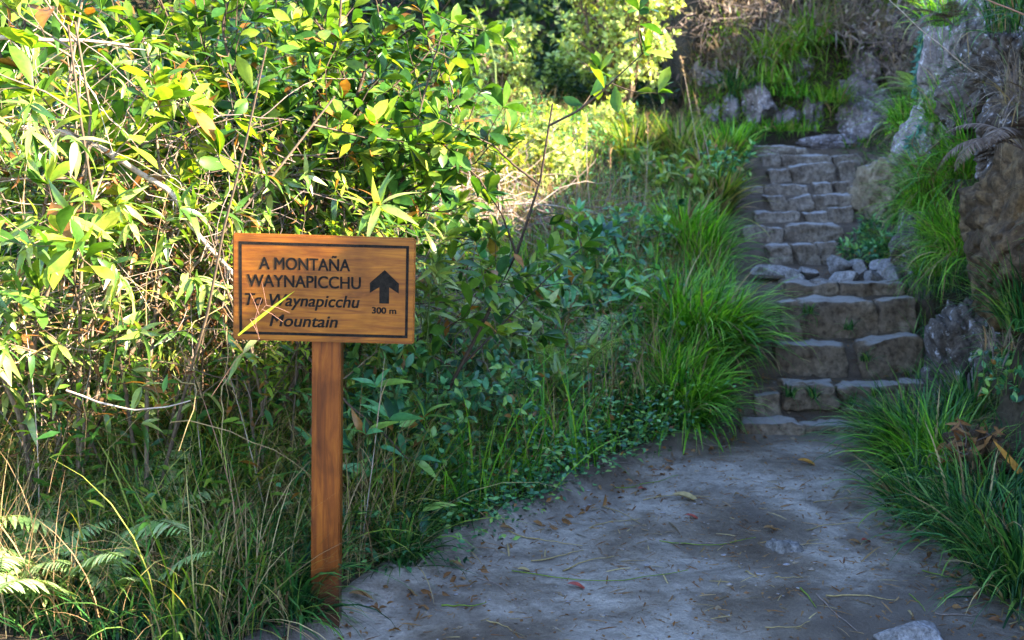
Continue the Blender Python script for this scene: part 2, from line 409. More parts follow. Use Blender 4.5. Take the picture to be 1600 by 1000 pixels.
# ------------------------------------------------------------------ rocks
def ico_dirs(sub):
    bm = bmesh.new(); bmesh.ops.create_icosphere(bm, subdivisions=sub, radius=1)
    V = np.array([v.co[:] for v in bm.verts]); F = np.array([[v.index for v in f.verts] for f in bm.faces]); bm.free()
    return V, F
ICO = {k: ico_dirs(k) for k in (3, 4, 5, 6)}
def rock(name, label, c, r, mat, seed, rough=.18, planes=9, sub=4, rot=0, cat='rock', group=None, freq=1.6, cut=(.62, .86)):
    rg = np.random.default_rng(seed)
    V, F = ICO[sub]; V = V.copy()
    for _ in range(planes):
        n = norm(rg.normal(size=3)); o = rg.uniform(*cut)
        d = V @ n - o; V -= np.where(d > 0, d, 0)[:, None] * n * .92
    off = rg.uniform(-50, 50, 3)
    D = np.array([mnoise.fractal(Vector(v * freq + off), .9, 2.1, 5) for v in V])
    D2 = np.array([mnoise.noise(Vector(v * freq * 5 + off)) for v in V])
    D3 = np.array([abs(mnoise.noise(Vector(v * freq * 2.3 + off * .5))) for v in V])
    V = V * (1 + rough * D + rough * .35 * D2 - rough * .5 * (D3 < .06))[:, None]
    V = V * np.asarray(r)
    ca, sa = math.cos(rot), math.sin(rot)
    V = V @ np.array([[ca, sa, 0], [-sa, ca, 0], [0, 0, 1]])
    b = MB(); b.add(V, F); o = b.build(name, mat)
    o.location = [float(v) for v in c]
    return tag(o, label, cat, group)
def cube_grid(n):
    bm = bmesh.new(); bmesh.ops.create_cube(bm, size=2)
    bmesh.ops.subdivide_edges(bm, edges=bm.edges[:], cuts=n, use_grid_fill=True)
    V = np.array([v.co[:] for v in bm.verts]); F = np.array([[v.index for v in f.verts] for f in bm.faces]); bm.free()
    return V, F
CUBE = cube_grid(13)
def block(label, Y, x0, x1, yl, yr, yb, depth, seed, mat='step', ctop=0, mid=None):
    """a roughly hewn stone block whose front face covers the given stretch of the step front"""
    rg = np.random.default_rng(seed)
    a = at(x0, yl, Y); b_ = at(x1, yr, Y); c = at((x0 + x1) / 2, yb, Y)
    V, F = CUBE; V = V.copy()
    p = 22; depth = depth * .48
    nrm = (np.abs(V) ** p).sum(1) ** (1 / p); V = V / nrm[:, None]
    for _ in range(9):
        n = rg.normal(size=3) * [1, .8, .8]; n /= np.linalg.norm(n); d = V @ n - np.abs(n).sum() * rg.uniform(.80, .93); V = V - np.where(d > 0, d, 0)[:, None] * n * .95
    u = (V[:, 0] + 1) / 2
    w = b_[0] - a[0]
    off = rg.uniform(-50, 50, 3)
    sc = np.array([w / 2, depth / 2, .12])
    top = a[2] * (1 - u) + b_[2] * u
    if mid is not None:
        zm = at((x0 + x1) / 2, mid, Y)[2]; top = top + (zm - (a[2] + b_[2]) / 2) * (1 - (2 * u - 1) ** 2)
    bot = c[2] - .06
    P = np.stack([a[0] + .008 + u * (w - .016), Y + (V[:, 1] + 1) / 2 * depth, bot + (V[:, 2] + 1) / 2 * (top - bot)], 1)
    lean = rg.uniform(-.06, .02)
    P[:, 1] += (V[:, 2] + 1) / 2 * .03
    P[:, 0] += (V[:, 2] - 1) * lean * .6
    nn = np.array([[mnoise.fractal(Vector(q * 9 + off + k * 17), .8, 2.0, 4) for k in range(3)] for q in P])
    nl = np.array([[mnoise.noise(Vector(q * 3.2 + off + k * 31)) for k in range(3)] for q in P])
    amp = min(.024, w * .09)
    P += nn * np.array([amp * .8, amp * 1.2, amp * .7]) + nl * np.array([.02, .03, .012])
    o = P.mean(0)
    b = MB(); b.add(P, F); ob = b.build('step_stone', M[mat], origin=o)
    return tag(ob, label, 'step stone', 'stones of the trail stairs')
BL = [
 # step 1 (lowest)
 (0, 1153, 1256, 665, 662, 690, .34, 'pale-topped flat stone of the lowest step, next to the dark green grass'),
 (0, 1252, 1402, 665, 672, 698, .34, 'longer pale-topped stone of the lowest step, running into the grass tuft'),
 (1, 1180, 1226, 622, 617, 642, .30, 'low muddy stone at the grassy end of the second step up'),
 (1, 1221, 1312, 604, 603, 627, .36, 'flat-edged stone in the middle of the second step up'),
 (1, 1308, 1418, 606, 602, 630, .36, 'dark overhung stone of the second step, weeds growing under its edge'),
 (1, 1412, 1466, 603, 599, 630, .36, 'stone at the cliff end of the second step up'),
 (2, 1211, 1336, 540, 541, 598, .36, 'big square-cut block of the third step with slanted end'),
 (2, 1342, 1445, 540, 525, 598, .36, 'brown sloping block of the third step touching the cliff'),
 (3, 1217, 1250, 476, 471, 535, .30, 'pale upright stone at the grassy end of the fourth step'),
 (3, 1247, 1377, 471, 472, 532, .36, 'wide mossy block in the middle of the fourth step'),
 (3, 1377, 1438, 474, 467, 532, .36, 'brown block of the fourth step beside the cliff foot'),
 (4, 1226, 1318, 443, 444, 470, .42, 'thin brown slab of the fifth step beneath a leaning pale slab'),
 (4, 1315, 1420, 444, 443, 470, .42, 'thin brown slab of the fifth step below the rubble, cliff side'),
 (5, 1198, 1240, 384, 383, 414, .32, 'squarish stone of the step just above the rubble, partly behind grass'),
 (5, 1237, 1279, 384, 383, 414, .32, 'middle stone of the step just above the rubble'),
 (5, 1280, 1335, 381, 380, 414, .32, 'smooth upright pale block of the step just above the rubble'),
 (6, 1157, 1200, 353, 353, 380, .30, 'rough lichen-marked stone at the grassy end of the step with the arched slab'),
 (6, 1198, 1227, 356, 356, 380, .30, 'small round stone squeezed beside the arched slab'),
 (6, 1225, 1320, 357, 356, 382, .32, 'broad arched slab, the largest rounded stone halfway up the stairs'),
 (7, 1178, 1254, 332, 333, 352, .32, 'long low stone resting behind and above the arched slab'),
 (7, 1257, 1298, 336, 331, 352, .32, 'grey stone next to the long low one above the arched slab'),
 (7, 1295, 1337, 325, 323, 350, .32, 'leafy-edged stone by the tan boulder, above the arched slab'),
 (8, 1194, 1229, 308, 306, 322, .30, 'small dark-gapped stone above the long low one'),
 (8, 1226, 1273, 316, 305, 332, .34, 'slanting grey rock wedged in the stair middle, sixth step from top'),
 (8, 1275, 1337, 305, 303, 328, .34, 'brown block by the tan boulder under the three cut stones'),
 (9, 1157, 1197, 292, 293, 314, .30, 'dark rounded stone half under the grass, beside the three cut stones'),
 (9, 1195, 1267, 289, 286, 308, .32, 'longest of the three pale cut stones in one row high on the stairs'),
 (9, 1270, 1302, 286, 285, 307, .32, 'square middle one of the three pale cut stones in one row'),
 (9, 1305, 1340, 285, 284, 307, .32, 'cut stone of the row of three that touches the tan boulder'),
 (10, 1198, 1236, 266, 263, 288, .34, 'slanted pale slab beside the big tilted slab near the top'),
 (10, 1233, 1306, 262, 252, 286, .36, 'big tilted slab near the stair top, highest at its cliff end'),
 (10, 1310, 1338, 256, 253, 284, .36, 'small upright stone between the big tilted slab and the boulder'),
 (11, 1190, 1222, 243, 241, 256, .40, 'little stone at the grass end of the second step from the top'),
 (11, 1220, 1300, 244, 242, 256, .40, 'long thin slab of the second step from the top'),
 (11, 1298, 1350, 246, 241, 258, .40, 'thin slab of the second step from the top by the lichen rocks'),
 (12, 1172, 1245, 229, 228, 242, .45, 'dark long stone of the topmost step'),
 (12, 1240, 1262, 232, 231, 243, .45, 'small block ending the topmost step'),
]
for i, (s, x0, x1, yl, yr, yb, dp, lab) in enumerate(BL):
    block(lab, STEP_D[s], x0, x1, yl, yr, yb, dp, 100 + i, 'step' if s < 5 else 'step_upper', mid=349 if 'arched slab, the' in lab else None)
# rubble on the landing
RB = [(1212, 424, 7.75, .13, .10, .035, 'pale flat slab leaning out of the grass onto the landing'),
 (1246, 434, 7.62, .05, .06, .045, 'mauve lump of rubble beside the pale leaning slab'),
 (1267, 427, 7.8, .06, .07, .04, 'bluish rubble stone behind the mauve lump'),
 (1311, 417, 7.95, .075, .07, .06, 'tallest pointed pale rubble stone in the middle of the landing'),
 (1318, 436, 7.66, .13, .09, .045, 'wide mauve rubble stone at the front of the landing'),
 (1344, 424, 7.85, .04, .05, .05, 'little upright rubble stone beside the pointed one'),
 (1360, 432, 7.7, .05, .05, .04, 'small grey rubble stone between the wide one and the cliff'),
 (1388, 417, 7.95, .075, .07, .055, 'grey domed rubble stone near the cliff grass'),
 (1393, 432, 7.72, .08, .07, .04, 'low white rubble stone in front of the domed one'),
 (1340, 412, 8.2, .05, .05, .03, 'rubble pebble behind the little upright stone'),
 (1280, 441, 7.55, .05, .05, .025, 'flat rubble chip on the lip of the landing')]
for i, (px, py, Y, rx, ry, rz, lab) in enumerate(RB):
    p = at(px, py, Y); p[2] = max(p[2], g1(p[0], Y) + rz * .5)
    rock('rubble_stone', lab, p, (rx * 1.7, ry * 1.6, rz * 1.6), M['rubble'], 300 + i, .07, 13, 4, i * 1.3, 'stone', 'rubble stones on the stair landing', cut=(.42, .72))
# path stones
p = ground_at(1225, 868); rock('embedded_stone', 'grey stone sunk in the path with only its top showing', p + [0, 0, .004], (.075, .07, .06), M['stone_pale'], 401, .2, 14, 4, .3, 'stone')
p = ground_at(1425, 1010); rock('rough_stone', 'pale rough stone lying on the path at the bottom of the view', p + [0, .0, .02], (.135, .11, .06), M['rubble'], 402, .07, 13, 5, -.45, 'stone', cut=(.5, .75))
p = ground_at(545, 985); rock('buried_stone', 'flat pale stone half buried at the foot of the sign post', p + [.03, 0, -.01], (.12, .10, .03), M['boulder'], 403, .2, 10, 4, 0, 'stone')
p = ground_at(640, 985); rock('buried_stone', 'tan flat stone in the dirt a step away from the sign post', p + [0, 0, -.012], (.09, .06, .03), M['boulder'], 404, .2, 10, 4, .6, 'stone')
# cliff boulders
RK = [('overhanging_rock', 'big brown rock overhanging a dark hollow above the grass', 1632, 360, 5.25, .36, .50, .46, 'overhang', 501, .20, 6),
 ('cliff_rock', 'tall purple-grey lichened cliff slab beside the hanging grass', 1492, 95, 7.0, .17, .35, .62, 'lichen_rock', 502, .30, 6),
 ('cliff_rock', 'dark cliff rock with pale streaks under the overhanging rock', 1502, 560, 6.2, .17, .35, .36, 'dark_rock', 503, .26, 5),
 ('cliff_rock', 'dark mossy rock bulging above the overhanging rock, under the withered fern', 1598, 205, 5.6, .26, .35, .26, 'dark_rock', 521, .32, 6),
 ('cliff_rock', 'blackish rock at the back of the hollow below the overhang', 1600, 590, 5.9, .30, .3, .42, 'dark_rock', 504, .26, 5),
 ('cliff_rock', 'grey cliff rock between the lichened slab and the overhanging rock', 1578, 115, 6.0, .26, .4, .40, 'dark_rock', 505, .38, 6),
 ('tan_boulder', 'tan boulder with a lichen cap walling the upper stairs', 1392, 305, 9.5, .32, .5, .43, 'boulder', 506, .24, 5),
 ('wall_rock', 'large pale lichen-covered rock right behind the stair top', 1335, 192, 12.12, .46, .45, .44, 'lichen_rock', 507, .18, 5),
 ('wall_rock', 'round lichen rock high under the dead grass of the back wall', 1352, 112, 12.35, .28, .4, .3, 'lichen_rock', 508, .18, 5),
 ('wall_rock', 'upright grey rock with white spots at the end of the back wall', 1177, 172, 12.15, .22, .4, .40, 'lichen_rock', 509, .16, 5),
 ('wall_rock', 'narrow pinkish rock standing against the upright grey one', 1138, 182, 12.15, .12, .3, .28, 'lichen_rock', 510, .16, 4),
 ('wall_rock', 'small mossy rock in the middle of the back wall', 1222, 190, 12.12, .19, .3, .25, 'lichen_rock', 511, .2, 4),
 ('wall_rock', 'leaning grey rock between the mossy rock and the large pale one', 1268, 193, 12.08, .17, .3, .34, 'lichen_rock', 512, .2, 4),
 ('wall_rock', 'low grey rock half hidden behind the grass by the back wall', 1112, 182, 12.15, .11, .3, .15, 'lichen_rock', 513, .2, 4),
 ('wall_rock', 'jagged grey rock jutting from the back wall above the stair top', 1240, 120, 12.35, .30, .35, .22, 'lichen_rock', 516, .3, 5),
 ('wall_rock', 'brownish rock ledge high in the back wall under dead shrubs', 1150, 70, 12.6, .34, .35, .25, 'boulder', 517, .3, 5),
 ('wall_rock', 'broken rock face at the dark corner of wall and cliff', 1420, 70, 12.0, .30, .4, .5, 'dark_rock', 518, .3, 5),
 ('wall_rock', 'pale rock knob beneath the dead grass, nearest to the tall dry stalks', 1100, 120, 12.4, .22, .3, .2, 'lichen_rock', 519, .25, 5),
 ('wall_rock', 'long low lichen rock bedded behind the topmost step', 1300, 228, 11.55, .34, .3, .12, 'lichen_rock', 520, .25, 5),
 ('cliff_rock', 'lichened rock showing through grass above the cliff foot', 1455, 235, 7.6, .2, .4, .33, 'lichen_rock', 514, .2, 5),
 ('cliff_rock', 'mossy grey rock low in the cliff beside the landing', 1440, 395, 7.9, .22, .4, .3, 'dark_rock', 515, .2, 5),
]
for nm, lab, px, py, Y, rx, ry, rz, mt, sd, ro, sub in RK:
    rock(nm, lab, at(px, py, Y), (rx, ry, rz), M[mt], sd, ro, 9, sub, 0, 'rock')
# ------------------------------------------------------------------ the sign
def make_sign():
    root = empty('wooden_sign', base(504, 3.52, 0))
    tag(root, 'varnished orange wooden trail sign on a post with black carved lettering and arrow', 'sign')
    lean = math.radians(1.7)
    root.rotation_euler = (0, lean, math.radians(1.0)); root.scale = (.928,) * 3
    W, H, T = .600, .354, .032
    PXM = W / 1300.0
    zc = (at(507, 451, 3.52)[2] - root.location.z) / .928      # board centre above the ground
    zt = zc + H / 2
    cx = -.0
    def rbox(name, sx, sy, sz, loc, mat, parent, bev=.004, wob=0.0):
        bm = bmesh.new(); bmesh.ops.create_cube(bm, size=1)
        for v in bm.verts: v.co = Vector((v.co.x * sx, v.co.y * sy, v.co.z * sz))
        bmesh.ops.bevel(bm, geom=bm.edges[:], offset=bev, segments=2, affect='EDGES')
        me = bpy.data.meshes.new(name); bm.to_mesh(me); bm.free(); me.materials.append(mat)
        o = bpy.data.objects.new(name, me); COL.objects.link(o); o.parent = parent; o.location = loc
        return o
    board = rbox('board', W, T, H, (cx, 0, zc), M['wood_board'], root, .005)
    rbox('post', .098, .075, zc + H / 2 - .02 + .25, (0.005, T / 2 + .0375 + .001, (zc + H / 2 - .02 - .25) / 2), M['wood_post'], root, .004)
    yf = -T / 2
    def loc2(u, v): return (-W / 2 + u * PXM, H / 2 - v * PXM)   # board-local x, z from sign units
    def strip_poly(name, polys, parent):
        bm = bmesh.new()
        for poly in polys:
            vs = [bm.verts.new((x, yf - .0012, z)) for x, z in poly]
            f = bm.faces.new(vs)
        bm.normal_update()
        r = bmesh.ops.extrude_face_region(bm, geom=bm.faces[:])
        for e in r['geom']:
            if isinstance(e, bmesh.types.BMVert): e.co.y = yf + .002
        bmesh.ops.recalc_face_normals(bm, faces=bm.faces[:])
        me = bpy.data.meshes.new(name); bm.to_mesh(me); bm.free(); me.materials.append(M['black'])
        o = bpy.data.objects.new(name, me); COL.objects.link(o); o.parent = parent; return o
    # engraved frame line
    o0, o1 = loc2(47, 55), loc2(1254, 722); t = 20 * PXM
    x0, z0, x1, z1 = o0[0], o0[1], o1[0], o1[1]
    strip_poly('border_line', [[(x0, z0), (x1, z0), (x1, z0 - t), (x0, z0 - t)], [(x0, z1 + t), (x1, z1 + t), (x1, z1), (x0, z1)],
                               [(x0, z0 - t), (x0 + t, z0 - t), (x0 + t, z1 + t), (x0, z1 + t)],
                               [(x1 - t, z0 - t), (x1, z0 - t), (x1, z1 + t), (x1 - t, z1 + t)]], board)
    A = [(1083, 232), (1186, 328), (1186, 400), (1117, 356), (1117, 474), (1047, 474), (1047, 356), (978, 400), (978, 328)]
    strip_poly('arrow', [[loc2(*p) for p in A]], board)
    def text(body, u0, u1, vbase, cap, shear=0.0, thick=0.0):
        def mk(b):
            c = bpy.data.curves.new('lettering', 'FONT'); c.body = b; c.size = 1; c.shear = shear
            c.extrude = .004; c.resolution_u = 6
            o = bpy.data.objects.new('lettering_source', c); COL.objects.link(o)
            dg = bpy.context.evaluated_depsgraph_get(); dg.update()
            me = bpy.data.meshes.new_from_object(o.evaluated_get(dg)); bpy.data.objects.remove(o); return me
        h = mk('H'); hz = max(v.co.y for v in h.vertices); bpy.data.meshes.remove(h)
        me = mk(body)
        xs = [v.co.x for v in me.vertices]; mn, mxx = min(xs), max(xs)
        sx = (u1 - u0) * PXM / (mxx - mn); sz = cap * PXM / hz
        X, Z = loc2(u0, vbase)
        co = np.array([v.co[:] for v in me.vertices]); fs = [tuple(p.vertices) for p in me.polygons]; bpy.data.meshes.remove(me)
        VV, FF = [], []
        for k, (dx, dz) in enumerate([(-1, -.5), (1, -.5), (-1, .5), (1, .5), (0, 0)]):
            c = co.copy(); n0 = len(VV) * len(co)
            VV.append(np.stack([X + (c[:, 0] - mn + dx * thick) * sx, yf - .0012 - c[:, 2] * .2 + .0005 - k * .00006, Z + (c[:, 1] + dz * thick) * sz], 1))
            FF += [tuple(i + n0 for i in f) for f in fs]
        me = bpy.data.meshes.new('lettering'); me.from_pydata(np.concatenate(VV).tolist(), [], FF); me.materials.append(M['black'])
        o = bpy.data.objects.new('lettering', me); COL.objects.link(o); o.parent = board; return o
    text('A MONTA\u00d1A', 192, 835, 248, 84, 0, .021)
    text('WAYNAPICCHU', 106, 912, 374, 84, 0, .021)
    text('To Waynapicchu', 90, 905, 510, 84, .22, .019)
    text('Mountain', 265, 750, 658, 84, .22, .019)
    text('300 m', 997, 1168, 547, 44, 0, .030)
    return root
make_sign()
# ------------------------------------------------------------------ plant builders
def rng_(s): return np.random.default_rng(s)
PROF = {'lance': lambda t: np.sin(np.pi * np.clip(t, 0, 1) ** .75) ** .9, 'ell': lambda t: np.sin(np.pi * np.clip(t, 0, 1)) ** .75,
        'obov': lambda t: np.sin(np.pi * np.clip(t, 0, 1) ** 1.45) ** .8, 'heart': lambda t: np.sin(np.pi * np.clip(t, 0, 1) ** .6) ** .8}
def leaf_tpl(shape='ell', W=.4, nseg=4, fold=.18, curl=.25):
    """unit-long leaf along +Y, face +Z: midrib and two raised margins"""
    t = np.linspace(0, 1, nseg + 1)
    w = PROF[shape](t) * W / 2; w[0] = .012; w[-1] = .008
    y = t; z = -curl * t ** 2
    V = []
    for i in range(nseg + 1):
        V += [(-w[i], y[i], z[i] + fold * w[i]), (0, y[i], z[i]), (w[i], y[i], z[i] + fold * w[i])]
    F = []
    for i in range(nseg):
        a = 3 * i; F += [(a, a + 1, a + 4, a + 3), (a + 1, a + 2, a + 5, a + 4)]
    return np.array(V), np.array(F)
def place(mb, tpl, P, D, U, S):
    """copies of a template at P, pointing along D, face towards U, length S (scalar or (n,) )"""
    V, F = tpl; n = len(P)
    if n == 0: return
    D = norm(D); X = norm(np.cross(D, U)); Z = np.cross(X, D)
    S = np.broadcast_to(np.asarray(S, float), (n,))
    W = P[:, None, :] + S[:, None, None] * (V[None, :, 0:1] * X[:, None] + V[None, :, 1:2] * D[:, None] + V[None, :, 2:3] * Z[:, None])
    k = len(V)
    Fi = (F[None] + (np.arange(n) * k)[:, None, None]).reshape(-1, F.shape[1])
    mb.add(W.reshape(-1, 3), Fi)
def tube(mb, pts, r0, r1, sides=5):
    pts = np.asarray(pts, float); n = len(pts)
    T = norm(np.gradient(pts, axis=0))
    ref = np.where(np.abs(T[:, 2:3]) > .9, [[1., 0, 0]], [[0, 0, 1.]])
    A = norm(np.cross(T, ref)); B = np.cross(T, A)
    r = np.linspace(r0, r1, n)
    a = np.arange(sides) * 2 * np.pi / sides
    V = pts[:, None] + r[:, None, None] * (np.cos(a)[None, :, None] * A[:, None] + np.sin(a)[None, :, None] * B[:, None])
    i = np.arange(n * sides).reshape(n, sides)
    F = np.stack([i[:-1], np.roll(i[:-1], -1, 1), np.roll(i[1:], -1, 1), i[1:]], -1).reshape(-1, 4)
    mb.add(V.reshape(-1, 3), F)
def wander(rg, p, d, L, n=6, wob=.15, up=.0):
    pts = [np.array(p, float)]; d = norm(d)
    for _ in range(n - 1):
        d = norm(d + rg.normal(size=3) * wob + np.array([0, 0, up]))
        pts.append(pts[-1] + d * L / (n - 1))
    return np.array(pts)
def around(rg, d, ang, az=None):
    d = norm(d); ref = np.array([0, 0, 1.]) if abs(d[2]) < .9 else np.array([1., 0, 0])
    a = norm(np.cross(d, ref)); b = np.cross(d, a); z = rg.uniform(0, 2 * np.pi) if az is None else az
    return norm(d * math.cos(ang) + (a * math.cos(z) + b * math.sin(z)) * math.sin(ang))
def along(pts, s):
    pts = np.asarray(pts); seg = np.linalg.norm(np.diff(pts, axis=0), axis=1); c = np.concatenate([[0], np.cumsum(seg)])
    L = c[-1]; t = np.asarray(s) * L
    P = np.stack([np.interp(t, c, pts[:, k]) for k in range(3)], 1)
    T = norm(np.gradient(pts, axis=0)); D = np.stack([np.interp(t, c, T[:, k]) for k in range(3)], 1)
    return P, norm(D), L
def leaves_on(rg, acc, pts, spacing, start, splay, rise, size, tip=0):
    P, D, L = along(pts, [0, 1]); n = max(2, int(L * (1 - start) / spacing))
    s = np.linspace(start, 1, n) ; P, D, L = along(pts, s)
    az = np.arange(n) * 2.4 + rg.uniform(0, 6); ref = np.where(np.abs(D[:, 2:3]) > .9, [[1., 0, 0]], [[0, 0, 1.]])
    A = norm(np.cross(D, ref)); B = np.cross(D, A)
    R = np.cos(az)[:, None] * A + np.sin(az)[:, None] * B
    dd = norm(D * (1 - splay) + R * splay + np.array([0, 0, rise]) + rg.normal(size=(n, 3)) * .18)
    acc.append((P, dd, size * rg.uniform(.65, 1.2, n)))
    if tip:
        p = np.repeat(P[-1:], tip, 0); a = rg.uniform(0, 6.28, tip)
        R = np.cos(a)[:, None] * A[-1] + np.sin(a)[:, None] * B[-1]
        acc.append((p, norm(D[-1] * .55 + R * rg.uniform(.3, .9, (tip, 1)) + np.array([0, 0, rise])), size * rg.uniform(.6, 1.1, tip)))
def shrub(name, label, cat, b, h, spread=.35, nstem=3, levels=2, kids=5, tpl=None, size=.08, spacing=.035, mat='broad', bark='bark_mid',
          seed=1, lean=(0, 0, 0), splay=.65, rise=.1, tip=5, r0=.012, group=None, start=.1, kidlen=.5, low=.25, build=True, ang=(35, 65), dens=1.0, outw=.25):
    rg = rng_(seed); st = MB(); acc = []
    def grow(p, d, L, r, lev):
        pts = wander(rg, p, d, L, 7 if lev == 0 else 5, .10 if lev == 0 else .16, .03)
        W = pts + np.asarray(b)
        if lev and ((W[:, 1] < 3.85) & (np.abs(W[:, 0] + .62) < .5)).any(): return
        tube(st, pts, r, r * .35 if lev else r * .4, 6 if lev == 0 else 4)
        if lev < levels:
            k = kids if lev == 0 else max(2, kids - 2)
            for s in np.linspace(low if lev == 0 else .3, .97, k):
                q, dd, _ = along(pts, [s + rg.uniform(-.04, .02)])
                grow(q[0], around(rg, dd[0], math.radians(rg.uniform(*ang))), L * kidlen * rg.uniform(.7, 1.15) * (1.15 - .5 * s if lev == 0 else 1), r * .5, lev + 1)
        if lev == levels: leaves_on(rg, acc, pts, spacing, start, splay, rise, size, tip)
        elif lev == levels - 1: leaves_on(rg, acc, pts, spacing * 1.6, .55, splay, rise, size, tip)
    for k in range(nstem):
        a = rg.uniform(0, 6.28); off = np.array([math.cos(a), math.sin(a), 0]) * rg.uniform(0, .06) * (1 + spread)
        d = np.array([math.cos(a) * spread * rg.uniform(.3, 1), math.sin(a) * spread * rg.uniform(.3, 1), 1.0]) + np.array(lean)
        grow(off, d, h * rg.uniform(.72, 1.0), r0 * rg.uniform(.7, 1.1), 0)
    P = np.concatenate([a[0] for a in acc]); D = np.concatenate([a[1] for a in acc]); S = np.concatenate([a[2] for a in acc])
    Wp = P + np.asarray(b); kk = ~((Wp[:, 1] < 3.80) & (np.abs(Wp[:, 0] + .62) < .5)); P, D, S = P[kk], D[kk], S[kk]
    if dens < 1:
        k = rg.random(len(P)) < dens; P, D, S = P[k], D[k], S[k]
    rad = P * np.array([1, 1, .25]); rad = rad / np.maximum(np.linalg.norm(rad, axis=1, keepdims=True), .05)
    U = norm(np.array([0, 0, .75]) + rad * outw + rg.normal(size=P.shape) * .42)
    fo = MB(); place(fo, tpl, P, D, U, S)
    root = empty(name, b); tag(root, label, cat, group)
    st.build('stems', M[bark], root); fo.build('foliage', M[mat], root, smooth=True)
    return root
def blades(mb, P, az, th0, bend, L, W, nseg=5, rg=None, twist=.5):
    """arching strap leaves: start angle th0 from vertical, bending by 'bend' over the length"""
    n = len(P); s = np.linspace(0, 1, nseg + 1)
    th = th0[:, None] + bend[:, None] * s[None] ** 1.2
    ds = (L / nseg)[:, None]
    r = np.concatenate([np.zeros((n, 1)), np.cumsum(np.sin(th[:, :-1]) * ds, 1)], 1)
    z = np.concatenate([np.zeros((n, 1)), np.cumsum(np.cos(th[:, :-1]) * ds, 1)], 1)
    ca, sa = np.cos(az), np.sin(az)
    C = P[:, None] + np.stack([r * ca[:, None], r * sa[:, None], z], -1)
    tw = (rg.uniform(-twist, twist, n) if rg is not None else np.zeros(n))
    side = np.stack([-sa * np.cos(tw), ca * np.cos(tw), np.sin(tw)], -1)
    w = (W[:, None] * np.clip(np.minimum(.55 + s * 2.5, 1) * (1 - s ** 2.2), .04, 1)[None]) / 2
    Lf = C - side[:, None] * w[..., None]; Rt = C + side[:, None] * w[..., None]
    V = np.stack([Lf, Rt], 2).reshape(-1, 3)
    k = 2 * (nseg + 1); i = np.arange(nseg) * 2
    f = np.stack([i, i + 1, i + 3, i + 2], 1)
    F = (f[None] + (np.arange(n) * k)[:, None, None]).reshape(-1, 4)
    mb.add(V, F)
def tuft_parts(root, n, L, spread, droop, W, mat, seed, dry=.12, core=.06, bias=None, heads=0):
    rg = rng_(seed)
    def gen(n, mt, nm, kL=1.0, kd=1.0):
        mb = MB(); a = rg.uniform(0, 6.28, n); rr = core * np.sqrt(rg.random(n))
        P = np.stack([rr * np.cos(a), rr * np.sin(a), np.zeros(n)], 1)
        az = a + rg.normal(size=n) * .5
        if bias is not None: az = np.where(rg.random(n) < .6, bias + rg.normal(size=n) * .7, az)
        th0 = np.abs(rg.normal(size=n)) * spread; bd = droop * rg.uniform(.35, 1.35, n) * kd
        ll = L * rg.uniform(.45, 1.1, n) * kL
        blades(mb, P, az, th0, bd, ll, W * (.35 + 1.3 * rg.random(n) ** 1.5), 6, rg)
        mb.build(nm, M[mt], root)
    gen(int(n * (1 - dry)), mat, 'blades')
    if dry > 0: gen(max(4, int(n * dry)), 'straw', 'dry_blades', 1.0, 1.1)
def tuft(label, b, n=350, L=.4, spread=.35, droop=1.5, W=.006, mat='grass', seed=1, dry=.08, core=.06, bias=None, group='grass tufts along the trail', name='grass_tuft'):
    root = empty(name, b); tag(root, label, 'grass tuft', group)
    tuft_parts(root, n, L, spread, droop, W, mat, seed, dry, core, bias); return root
def fern(label, b, nf=7, L=.5, mat='fern', seed=1, droop=1.0, az0=None, spreadaz=6.28, th0=.35, group='fern plants', name='fern', cat='fern', pl=.22, npin=26, plain=False):
    rg = rng_(seed); st = MB(); fo = MB(); tp = leaf_tpl('lance', .26, 3, .1, .15)
    sub = leaf_tpl('ell', .5, 2, .05, .1)
    for k in range(nf):
        az = (az0 if az0 is not None else 0) + (k / nf - .5) * spreadaz + rg.normal() * .15
        n = 16; s = np.linspace(0, 1, n); l = L * rg.uniform(.75, 1.1)
        th = th0 * rg.uniform(.6, 1.3) + droop * rg.uniform(.7, 1.2) * s ** 1.3
        r = np.concatenate([[0], np.cumsum(np.sin(th[:-1])) * l / (n - 1)]); z = np.concatenate([[0], np.cumsum(np.cos(th[:-1])) * l / (n - 1)])
        pts = np.stack([r * math.cos(az), r * math.sin(az), z], 1)
        tube(st, pts, .0028, .0008, 4)
        t = np.linspace(.22, .99, npin); P, D, _ = along(pts, t)
        side = norm(np.cross(D, [0, 0, 1.])); up = np.cross(side, D)
        ln = l * pl * np.sin(np.pi * (.12 + .88 * t) ** .8) ** .8 + .004
        if plain:
            for sg in (-1, 1):
                dd = norm(side * sg + D * .5 + np.array([0, 0, -.15]) + rg.normal(size=P.shape) * .06); place(fo, leaf_tpl('lance', .20 if mat == 'fern' else .12, 4, .2, .25), P, dd, up, ln)
            continue
        for sg in (-1, 1):
            dd = norm(side * sg + D * .45 + rg.normal(size=P.shape) * .05)
            # each pinna is itself a row of small leaflets
            m = 8; u = np.linspace(.08, 1, m)
            PP = (P[:, None] + dd[:, None] * (ln[:, None] * u[None])[..., None]).reshape(-1, 3)
            PP = PP - np.array([0, 0, 1]) * np.tile(u ** 2, len(P))[:, None] * .012
            for s2 in (-1, 1):
                d2 = norm(np.repeat(dd, m, 0) * .6 + np.repeat(np.cross(up, dd), m, 0) * s2)
                S2 = np.repeat(ln, m) * np.tile(.17 * (1.15 - u), len(P)) + .003
                place(fo, sub, PP, d2, np.repeat(up, m, 0), S2)
    root = empty(name, b); tag(root, label, cat, group)
    st.build('stalks', M['stem_green' if mat == 'fern' else 'twig'], root); fo.build('fronds', M[mat], root); return root
